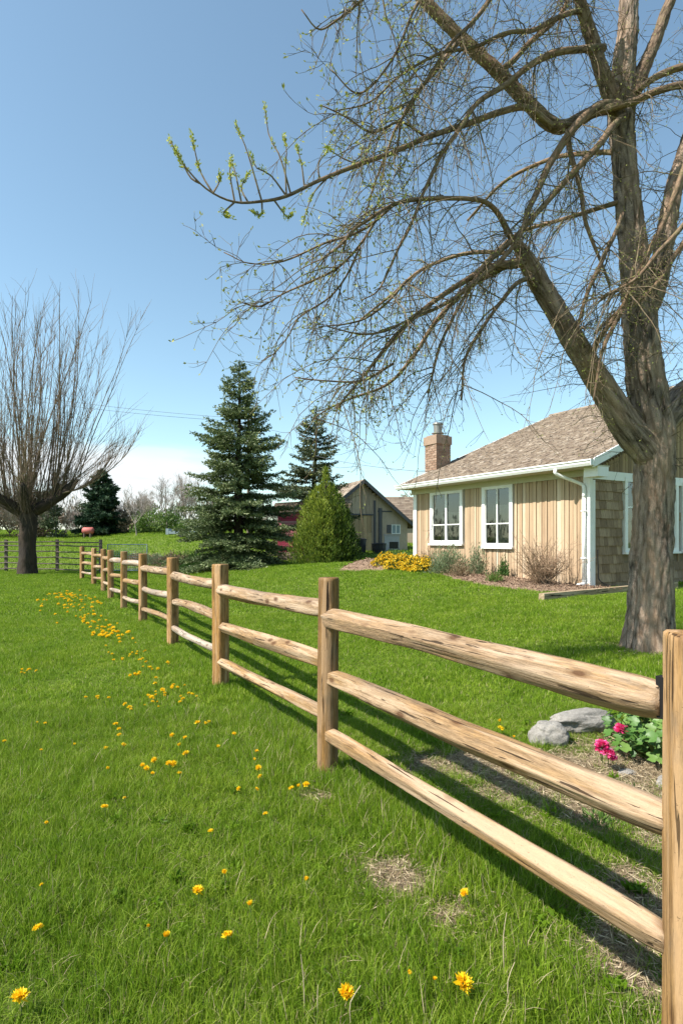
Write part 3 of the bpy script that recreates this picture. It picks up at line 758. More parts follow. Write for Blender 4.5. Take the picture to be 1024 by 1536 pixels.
# timber edging by the gable
te=MB(); pA=ground_at(818,903); pB=ground_at(1030,884)
pA=np.array([(816-512)*10.6/F,10.6]); pB=pA+HB*4.2
g0,g1=G(*pA),G(*pB)
dv=HB; nv=-HA
def TE(v): return np.stack([pA[0]+dv[0]*v[:,0]-nv[0]*v[:,1],pA[1]+dv[1]*v[:,0]-nv[1]*v[:,1],v[:,2]+g0+(g1-g0)*v[:,0]/4.2],-1)
for k in range(14):
    a_,b_=k*.3,(k+1)*.3
    v=np.array([(a_,0,-.05),(b_,0,-.05),(b_,.14,-.05),(a_,.14,-.05),(a_,.008,.135),(b_,.008,.135),(b_,.13,.135),(a_,.13,.135)],float)
    te.add(TE(v),BOXF if k in(0,13) else [BOXF[1],BOXF[2],BOXF[4]] ,.5,v)
tag(te.build('edging_timber',M['timber']),'long squared landscape timber lying before the shingled gable wall','garden edging')

# ------------------------------------------------------------------ barn and buildings behind
BO=np.array([1.23,35.0]); gdir=np.array([-.35,.937]); hdir=np.array([.937,.35])
def TBn(v): return np.stack([BO[0]+hdir[0]*v[:,0]+gdir[0]*v[:,1],BO[1]+hdir[1]*v[:,0]+gdir[1]*v[:,1],v[:,2]],-1)
barn=thing('barn',(1.23,35,G(1.23,35)),'grey brown timber barn with steep gable behind the golden evergreen','barn')
bz=.55; AP=5.1; SL=.80; HWd=2.95
mb=MB(); x=-HWd
while x<1.05:
    x1=min(x+random.uniform(.16,.26),1.05); zt_=AP-SL*max(abs(x),abs(x1))-.05
    lo=bz if not(-1.0<x<.62) else 3.02
    box(mb,x,x1-.015,-random.uniform(0,.02),.10,lo,zt_,TBn,random.random()); x=x1
mb.build('board_wall',M['barnwood'],barn)
mb=MB(); v=[(1.05,AP-SL*1.05-.05),(HWd+.05,AP-SL*HWd-.05),(HWd+.05,bz),(1.05,bz)]
prism(mb,v[::-1],.0,.1,TBn); box(mb,HWd-.1,HWd+.02,.1,7,bz,AP-SL*HWd-.1,TBn); box(mb,-HWd,-HWd+.1,.1,7,bz,AP-SL*HWd-.1,TBn)
mb.build('plain_wall',M['barnplain'],barn)
mb=MB(); x=-1.0
while x<.62:
    x1=x+.27; box(mb,x,x1-.015,.0,.06,bz,1.98,TBn,.5+random.random()*.5); box(mb,x,x1-.015,.01,.07,2.0,3.0,TBn,random.random()*.6); x=x1
mb.build('door',M['barnwarm'],barn)
mb=MB(); box(mb,-1.05,.7,-.05,-.022,3.0,3.09,TBn); box(mb,.74,.86,-.09,-.03,bz,3.9,TBn); box(mb,1.06,1.26,-.10,-.02,bz,3.45,TBn); box(mb,1.0,1.95,-.03,-.01,3.22,3.30,TBn)
mb.build('dark_trim',M['barntrim'],barn)
mb=MB(); box(mb,1.45,2.45,-.02,-.001,bz,1.78,TBn); box(mb,1.4,2.5,-.05,-.001,1.80,1.86,TBn); mb.build('pale_panel',M['fasciagrey'],barn)
mb=MB(); box(mb,1.78,2.36,-.05,-.021,1.02,1.42,TBn); mb.build('hatch',M['darkroom'],barn)
mb=MB(); box(mb,1.9,2.5,-.07,-.002,1.90,1.95,TBn); box(mb,1.9,2.5,-.07,-.002,2.42,2.47,TBn); 
for x_ in (1.9,2.17,2.45): box(mb,x_,x_+.05,-.065,-.002,1.951,2.419,TBn)
bw=mb.build('window',M['white'],barn); mb=MB(); v=np.array([(1.94,-.03,1.95),(2.46,-.03,1.95),(2.46,-.03,2.42),(1.94,-.03,2.42)],float); mb.add(TBn(v),[(0,1,2,3)]); mb.build('pane',M['bluepaint'],bw)
mb=MB(); box(mb,1.62,1.9,-.04,-.003,1.95,2.45,TBn); mb.build('shutter',M['barntrim'],barn)
mb=MB()
for sg in (-1,1):
    for s in np.arange(0,3.5,.18):
        y=-.35
        while y<7.2:
            y1=y+random.uniform(.25,.5); s1=min(s+.2,3.5)
            za,zb_=AP-SL*s,AP-SL*s1
            v=np.array([(sg*s,y,za-.05),(sg*s,y1-.01,za-.05),(sg*s1,y1-.01,zb_-.05),(sg*s1,y,zb_-.05),(sg*s,y,za+.03),(sg*s,y1-.01,za+.03),(sg*s1,y1-.01,zb_+.055),(sg*s1,y,zb_+.055)],float)
            mb.add(TBn(v),BOXF,random.random(),v); y=y1
mb.build('roof',M['roofing'],barn)
mb=MB()
for sg in (-1,1):
    v=np.array([(0,-.40,AP-.20),(0,-.355,AP-.20),(sg*3.52,-.355,AP-SL*3.52-.20),(sg*3.52,-.40,AP-SL*3.52-.20),(0,-.40,AP+.05),(0,-.355,AP+.05),(sg*3.52,-.355,AP-SL*3.52+.05),(sg*3.52,-.40,AP-SL*3.52+.05)],float)
    mb.add(TBn(v),BOXF)
mb.build('bargeboard',M['barntrim'],barn)
# brown roofed outbuilding behind the barn
ob=thing('outbuilding',(6.5,44,G(6.5,44)),'low outbuilding with plain brown roof showing between barn and house','outbuilding')
mb=MB(); g=G(6,44); box(mb,2.2,10,42.5,48,g-.2,g+1.7); mb.build('wall',M['barnplain'],ob)
mb=MB()
for s in np.arange(0,2.6,.2):
    x=1.9
    while x<10.3:
        x1=x+random.uniform(.3,.5); za,zb_=g+1.62+s*.7,g+1.62+(s+.22)*.7
        v=np.array([(x,42.2+s,za-.05),(x1-.01,42.2+s,za-.05),(x1-.01,42.42+s,zb_-.05),(x,42.42+s,zb_-.05),(x,42.2+s,za+.03),(x1-.01,42.2+s,za+.03),(x1-.01,42.42+s,zb_),(x,42.42+s,zb_)],float)
        mb.add(v,BOXF,random.random()*.7); x=x1
v=np.array([(1.9,44.8,g+3.4),(10.3,44.8,g+3.4),(10.3,48.4,g+1.6),(1.9,48.4,g+1.6),(1.9,44.8,g+3.46),(10.3,44.8,g+3.46),(10.3,48.4,g+1.66),(1.9,48.4,g+1.66)],float); mb.add(v,BOXF,.4)
mb.build('roof',M['roofing'],ob)
# red shed between the spruce and the golden evergreen
rs_=thing('red_shed',(-1.6,29.5,G(-1.6,29.5)),'small red board shed with stone corner between spruce and golden evergreen','shed')
mb=MB(); g=G(-1.6,29.5); z=g+.35
while z<g+2.6:
    box(mb,-3.2,-.62,29.5-random.uniform(0,.02),29.6,z,z+.11,None,random.random()); z+=.12
box(mb,-3.2,-.1,29.64,31.6,g-.1,g+2.6,None,.2)
mb.build('wall',M['red'],rs_)
mb=MB()
for zz_ in np.arange(g-.1,g+2.6,.13):
    x=-.62
    while x<-.05:
        x1=x+random.uniform(.12,.28); box(mb,x,min(x1,-.04)-.01,29.40+random.uniform(-.03,.03),29.60,zz_,zz_+.12,None,random.random(),jit=.008); x=x1
for zz_ in np.arange(g-.1,g+.32,.13):
    x=-3.2
    while x<-.64:
        x1=x+random.uniform(.15,.35); box(mb,x,min(x1,-.63)-.01,29.42+random.uniform(-.02,.02),29.60,zz_,zz_+.12,None,random.random(),jit=.008); x=x1
mb.build('stone_corner',M['stonew'],rs_)
mb=MB()
for s in np.arange(0,1.9,.16):
    x=-3.5
    while x<.2:
        x1=x+random.uniform(.2,.4); za,zb_=g+2.45+s*.30,g+2.45+(s+.18)*.30
        sl=lambda xx: (xx+3.5)*.06
        v=np.array([(x,29.2+s,za-.05+sl(x)),(x1,29.2+s,za-.05+sl(x1)),(x1,29.38+s,zb_-.05+sl(x1)),(x,29.38+s,zb_-.05+sl(x)),(x,29.2+s,za+.04+sl(x)),(x1,29.2+s,za+.04+sl(x1)),(x1,29.38+s,zb_+sl(x1)),(x,29.38+s,zb_+sl(x))],float)
        mb.add(v,BOXF,random.random()*.8); x=x1
mb.build('roof',M['roofing'],rs_)
# dark bins before the barn
for (x,y,w_,h_,lab) in ((1.15,33.9,.28,.85,'dark rubbish bin against the barn door'),(2.15,33.7,.42,.62,'squat black tub right of the dark barn post')):
    g=G(x,y); t_=thing('garden_bin',(x,y,g),lab,'bin'); mb=MB()
    tube(mb,[(x,y,g-.02),(x,y,g+h_*.5),(x,y,g+h_*.9)],[w_*.8,w_*.95,w_],12); mb.build('bin_body',M['junk'],t_)
    mb=MB(); tube(mb,[(x,y,g+h_*.9),(x,y,g+h_*.96),(x,y,g+h_*1.03)],[w_*1.08,w_*1.08,w_*.4],12); mb.build('lid',M['junk'],t_)

# ------------------------------------------------------------------ conifers
def conifer(name,x,y,H,Rm,matn,label,cat,seed,levels=.17,nb=6,prof=.85,spr=1.0,sparse=0.0,base=.25,group=None,nl=.10,cn=3):
    rs=random.Random(seed); g=G(x,y); root=thing(name,(x,y,g),label,cat,group)
    mb=MB(); bend=[rs.uniform(-.1,.1) for _ in range(3)]
    tp=smooth([(x,y,g-.1),(x+bend[0],y,g+H*.4),(x+bend[1],y+bend[2],g+H*.75),(x+bend[1],y,g+H*.99)],14)
    tube(mb,tp,np.linspace(.028*H,.01,14),8)
    br=MB(); cs=[];ds=[];tn=[]
    h=base
    while h<H*.985:
        f=1-h/H; lump=1+.13*math.sin(h*2.1+seed)+.15*math.sin(h*5.3+seed*2)
        n_=max(3,int(nb*(.5+.6*f)+rs.random()))
        for b in range(n_):
            if rs.random()<sparse: continue
            az=rs.random()*6.283; Lb=Rm*(f**prof)*lump*rs.uniform(.6,1.18)+.10
            if rs.random()<.10: Lb*=1.15
            up=.45*(1-f)-.08*f+rs.uniform(-.1,.1)
            o=np.array([np.interp(h,[0,H*.4,H*.75,H],tp[[0,5,10,13],k]) if k<2 else g+h for k in range(3)])
            di=np.array([math.cos(az),math.sin(az),0])
            m_=6; tt=np.linspace(0,1,m_)[:,None]
            pp=o+di*Lb*tt+np.array([0,0,1])*(up*Lb*tt-.30*Lb*tt**2*f+.16*Lb*tt**4)
            tube(br,pp,np.linspace(.012+.008*Lb,.004,m_),3,cap=False)
            ns=max(3,int(Lb/.085*spr))
            bt=rs.random()
            for q in range(ns):
                t=(q+rs.random())/ns
                if t<.12: continue
                bp=o+di*Lb*t+np.array([0,0,1])*(up*Lb*t-.30*Lb*t*t*f+.16*Lb*t**4)
                for sd in (-1,1):
                    sl=Lb*.42*(1-t*.72)*rs.uniform(.6,1.2)*(.5+.5*min(1,t*3))+.05; sl=min(sl,.62)
                    a2=az+sd*rs.uniform(.55,1.15); d2=np.array([math.cos(a2),math.sin(a2),rs.uniform(-.28,.12)])
                    k_=max(2,int(sl/.07))
                    for w in range(k_):
                        pt=bp+d2*sl*(w+rs.random())/k_
                        for _ in range(cn):
                            cs.append(pt); ds.append((d2[0]+rs.gauss(0,.55),d2[1]+rs.gauss(0,.55),d2[2]+rs.gauss(.12,.5)))
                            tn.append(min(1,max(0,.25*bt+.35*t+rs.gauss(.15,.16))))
        h+=levels*rs.uniform(.75,1.25)*(.6+.5*f)
    for _ in range(40):
        cs.append((tp[-1][0],tp[-1][1],g+H*rs.uniform(.95,1.0))); ds.append((rs.gauss(0,.4),rs.gauss(0,.4),1)); tn.append(.5)
    tr=mb.build('trunk',M['darkbark'],root); br.build('branches',M['darkbark'],root)
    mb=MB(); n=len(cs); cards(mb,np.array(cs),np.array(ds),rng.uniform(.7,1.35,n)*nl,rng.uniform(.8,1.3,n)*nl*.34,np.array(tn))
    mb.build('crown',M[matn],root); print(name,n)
    return root
conifer('spruce_tree',-4.35,25,8.75,2.72,'needle','tall full blue green spruce standing left of the red shed','tree',3,.235,8,.80,1.0,.02,nl=.125,cn=3)
conifer('spruce_tree',-1.45,31.5,8.0,2.5,'needle3','thin sparse topped spruce rising behind the golden evergreen','tree',8,.27,6,.72,.9,.10,nl=.14,cn=3)
conifer('spruce_tree',-24.5,60,6.6,2.3,'needle2','distant dark green conifer beside the bare pollarded tree','tree',5,.30,9,.62,.6,0,nl=.34,cn=3)
# golden cypress: upright sprays
def cypress(x,y,H,Rm,label):
    rs=random.Random(4); g=G(x,y); root=thing('cypress',(x,y,g),label,'evergreen shrub')
    mb=MB(); tube(mb,[(x,y,g-.1),(x,y,g+H*.5),(x,y,g+H*.9)],[.12,.07,.02],8); mb.build('trunk',M['darkbark'],root)
    cs=[];ds=[];tn=[]
    lobes=[(0,0,H,.26,.62),(-.55,-.25,H*.76,.50,.6),(.55,-.2,H*.74,.50,.25),(-.15,-.65,H*.66,.6,.65),(.75,.3,H*.62,.5,.15),(-.80,.2,H*.62,.5,.65),(.15,.6,H*.72,.5,.3),(-.35,.1,H*.82,.42,.7),(.3,-.05,H*.83,.4,.45),(-.7,-.55,H*.4,.5,.5),(.75,-.5,H*.38,.5,.25),(0,-.9,H*.33,.55,.4),(1.05,0,H*.36,.4,.2),(-1.1,0,H*.36,.4,.5)]  # last value is leaf tone: sunlit left and shaded right painted in
    for lx,ly,lh,lr,lt in lobes:
        n=int(2300*lr*lh/H)
        for _ in range(n):
            f=rs.random()**.9; a=rs.random()*6.283; pr=((1-f**2.6)**.62)*(.72+.28*min(1,f*4)); r=lr*pr*rs.uniform(.72,1.08)*(1.18 if rs.random()<.12 else 1)
            lump=1+.22*math.sin(a*4+f*13+lx*5)+.12*math.sin(a*9-f*21)
            p=(x+lx*(1-.15*f)+math.cos(a)*r*lump,y+ly*(1-.15*f)+math.sin(a)*r*lump,g+.04+f*lh*rs.uniform(.96,1.0))
            for _k in range(3):
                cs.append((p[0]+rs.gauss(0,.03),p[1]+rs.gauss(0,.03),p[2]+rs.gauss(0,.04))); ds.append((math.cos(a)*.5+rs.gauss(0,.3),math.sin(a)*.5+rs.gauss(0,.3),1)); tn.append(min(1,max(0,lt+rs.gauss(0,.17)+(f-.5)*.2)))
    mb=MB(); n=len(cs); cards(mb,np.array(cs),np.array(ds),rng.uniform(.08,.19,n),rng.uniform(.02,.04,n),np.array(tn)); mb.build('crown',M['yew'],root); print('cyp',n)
cypress(-.62,23.2,3.75,1.2,'bushy golden green evergreen in front of the barn and red shed')

# ------------------------------------------------------------------ bare trees
def wander(p,d,L,r,seg,droop,wob,up_tip=0.0,rs=random):
    pts_=[np.array(p,float)]; d=np.array(d,float); d/=np.linalg.norm(d)
    for k in range(seg):
        f=k/seg; g_=droop*(1 if f<.7 else 1-(f-.7)/.3*(1+up_tip*2))
        d=d+np.array([rs.gauss(0,wob),rs.gauss(0,wob),rs.gauss(0,wob)-g_]); d/=np.linalg.norm(d)
        pts_.append(pts_[-1]+d*L/seg)
    return np.array(pts_), d
def bare_tree(name,x,y,H,spread,label,cat,seed,m,n1=7,group=None,trunk_h=.3,rscale=1.0,upright=.5,tw=1.0,leaf=None,nleaf=0):
    rs=random.Random(seed); g=G(x,y); root=thing(name,(x,y,g),label,cat,group)
    mb=MB(); th=H*trunk_h; r0=.022*H*rscale
    tp,_=wander((x,y,g-.1),(rs.uniform(-.05,.05),0,1),th+.1,r0,5,0,.04,rs=rs); tube(mb,tp,np.linspace(r0,r0*.7,6),7)
    mb.build('trunk',M['farshoot'] if m=='farshoot' else M[m],root); mb=MB()
    def rec(p,d,L,r,lev):
        pp,dd=wander(p,d,L,r,5,-.05*upright,.10,rs=rs); tube(mb,pp,np.linspace(r,r*.4,6),4 if lev==0 else 3,cap=False)
        if lev>=3: return
        for _ in range([7,6,5][lev]):
            t=rs.uniform(.25,1); i=min(4,int(t*5)); q=pp[i]+(pp[i+1]-pp[i])*(t*5-i)
            d2=(pp[i+1]-pp[i]); d2/=np.linalg.norm(d2)+1e-9; d2=d2+np.array([rs.gauss(0,.45),rs.gauss(0,.45),rs.gauss(.12,.3)])
            rec(q,d2,L*rs.uniform(.4,.62),max(r*.45,.004*rscale*tw),lev+1)
    for k in range(n1):
        az=rs.random()*6.28; e=rs.uniform(.5,1.6)*upright+.3
        rec(tp[-1],(math.cos(az)*spread,math.sin(az)*spread,e),(H-th)*rs.uniform(.6,.85),r0*.5,0)
    mb.build('crown',M[m],root)
    if leaf:
        mb=MB(); n=nleaf; c=np.stack([x+rng.normal(0,spread*H*.22,n),y+rng.normal(0,spread*H*.2,n),g+th+np.abs(rng.normal(.25,.3,n))*(H-th)],-1)
        cards(mb,c,rng.normal(size=(n,3)),.25,.14); mb.build('foliage',M[leaf],root)
    return root
# pollard on the left
def pollard():
    x,y=-13.9,26.0; rs=random.Random(21); g=G(x,y)
    root=thing('pollard_willow',(x,y,g),'bare pollarded willow with dark trunk and upright shoots on the left','tree')
    mb=MB()
    def dsp(Ls,c,s,rd):
        return np.array([[rd[a]*(.16*nz(Ls[a]*1.2,c[b]*1.3,s[b]*1.3)+.10*nz(Ls[a]*2.5,c[b]*5,s[b]*5)) for b in range(len(c))] for a in range(len(Ls))])
    tk=smooth([(x+.03,y,g-.1,.44),(x,y,g+.35,.37),(x+.02,y,g+1.4,.33),(x+.05,y,g+2.5,.37),(x+.02,y,g+3.0,.38),(x,y,g+3.25,.2)],36)
    tube(mb,tk[:,:3],tk[:,3],24,disp=dsp)
    arms=[]
    for (dx,dy,dz,r) in ((2.1,.3,1.45,.24),(-2.3,.2,1.3,.26),(.6,-1.5,1.1,.2),(-.8,1.6,1.2,.2),(1.2,1.1,1.4,.2),(-1.3,-1.2,1.2,.2)):
        pl=smooth([(x,y,g+2.65,r),(x+dx*.35,y+dy*.35,g+2.8+dz*.2,r),(x+dx*.7,y+dy*.7,g+2.8+dz*.55,r*.85),(x+dx,y+dy,g+2.8+dz,r*.8)],14)
        tube(mb,pl[:,:3],pl[:,3]*np.concatenate([np.ones(11),[.9,.65,.3]]),14,disp=dsp); arms.append(pl)
    mb.build('trunk',M['darkbark'],root,smooth=True)
    mb=MB(); tip=MB()
    # shoots
    for k in range(190):
        pl=rs.choice(arms+arms[:2]) if rs.random()<.9 else None
        if pl is not None:
            p=pl[rs.randint(3,13),:3]+np.array([rs.gauss(0,.09),rs.gauss(0,.09),.1])
        else: p=np.array([x+rs.gauss(0,.2),y+rs.gauss(0,.2),g+3.1])
        out=(p-np.array([x,y,g+3.0])); rr=np.hypot(out[0],out[1])
        Ls=rs.uniform(5.2,9.9)*(1-.09*rr)*(.55 if rs.random()<.3 else 1)
        lean=.13*out[0]+rs.gauss(0,.12)
        d=np.array([lean,.13*out[1]+rs.gauss(0,.12),1.0])
        if rs.random()<.3: d=np.array([out[0]*.45+rs.gauss(0,.25),out[1]*.4+rs.gauss(0,.25),.75]); Ls*=.68
        pp,dd=wander(p,d,Ls,.03,9,-.02,.035,rs=rs); r=rs.uniform(.014,.036)*(Ls/7)
        tube(mb,pp,np.linspace(r,r*.22,10),4,cap=False)
        for q in range(int(Ls*3.2)):
            t=rs.uniform(.12,1)**.8; i=min(8,int(t*9)); b=pp[i]+(pp[i+1]-pp[i])*(t*9-i)
            d2=(pp[i+1]-pp[i]); d2=d2/np.linalg.norm(d2)+np.array([rs.gauss(0,.33),rs.gauss(0,.33),0])
            sp,_=wander(b,d2,rs.uniform(.4,1.5),.01,4,-.03,.09,rs=rs); tube(tip,sp,np.linspace(.008,.003,5),3,cap=False)
    mb.build('shoots',M['shoot'],root); 
    for k in range(1500):  # brushy short shoots round the head
        pl=rs.choice(arms); p=pl[rs.randint(1,13),:3]+np.array([rs.gauss(0,.12),rs.gauss(0,.12),rs.gauss(.05,.1)])
        sp,_=wander(p,(rs.gauss(0,.35),rs.gauss(0,.35),1 if rs.random()<.85 else -.8),rs.uniform(.3,1.4),.01,4,-.01,.09,rs=rs); tube(tip,sp,np.linspace(.008,.003,5),3,cap=False)
    for sgn,L_ in ((1,4.2),(1,3.4),(1,3.0),(-1,3.6)):    # low sweeping branches on the right
        pp=smooth([(x+sgn*1.6,y-.1,g+3.6),(x+sgn*(1.6+L_*.3),y-.2,g+3.55+.1*L_),(x+sgn*(1.6+L_*.65),y-.2,g+3.9+.3*L_),(x+sgn*(1.5+L_*.85),y,g+4.2+L_*.55)],12)
        tube(tip,pp,np.linspace(.035,.008,12),4,cap=False)
        for q in range(46):
            i=rs.randint(1,10); sp,_=wander(pp[i],pp[i+1]-pp[i]+np.array([0,rs.gauss(0,.1),rs.uniform(0,.5)]),rs.uniform(.5,1.6),.01,5,-.03,.1,rs=rs); tube(tip,sp,np.linspace(.009,.003,6),3,cap=False)
    tip.build('twigs',M['shoot'],root)
    mb=MB(); n=1500; c=[];
    for _ in range(n):
        pl=rs.choice(arms); p=pl[rs.randint(1,13),:3]; c.append(p+np.array([rs.gauss(0,.15),rs.gauss(0,.15),abs(rs.gauss(0,.5))]))
    cards(mb,np.array(c),rng.normal(size=(n,3)),.05,.02,rng.random(n)*.5); mb.build('buds',M['budsmall'],root)
pollard()

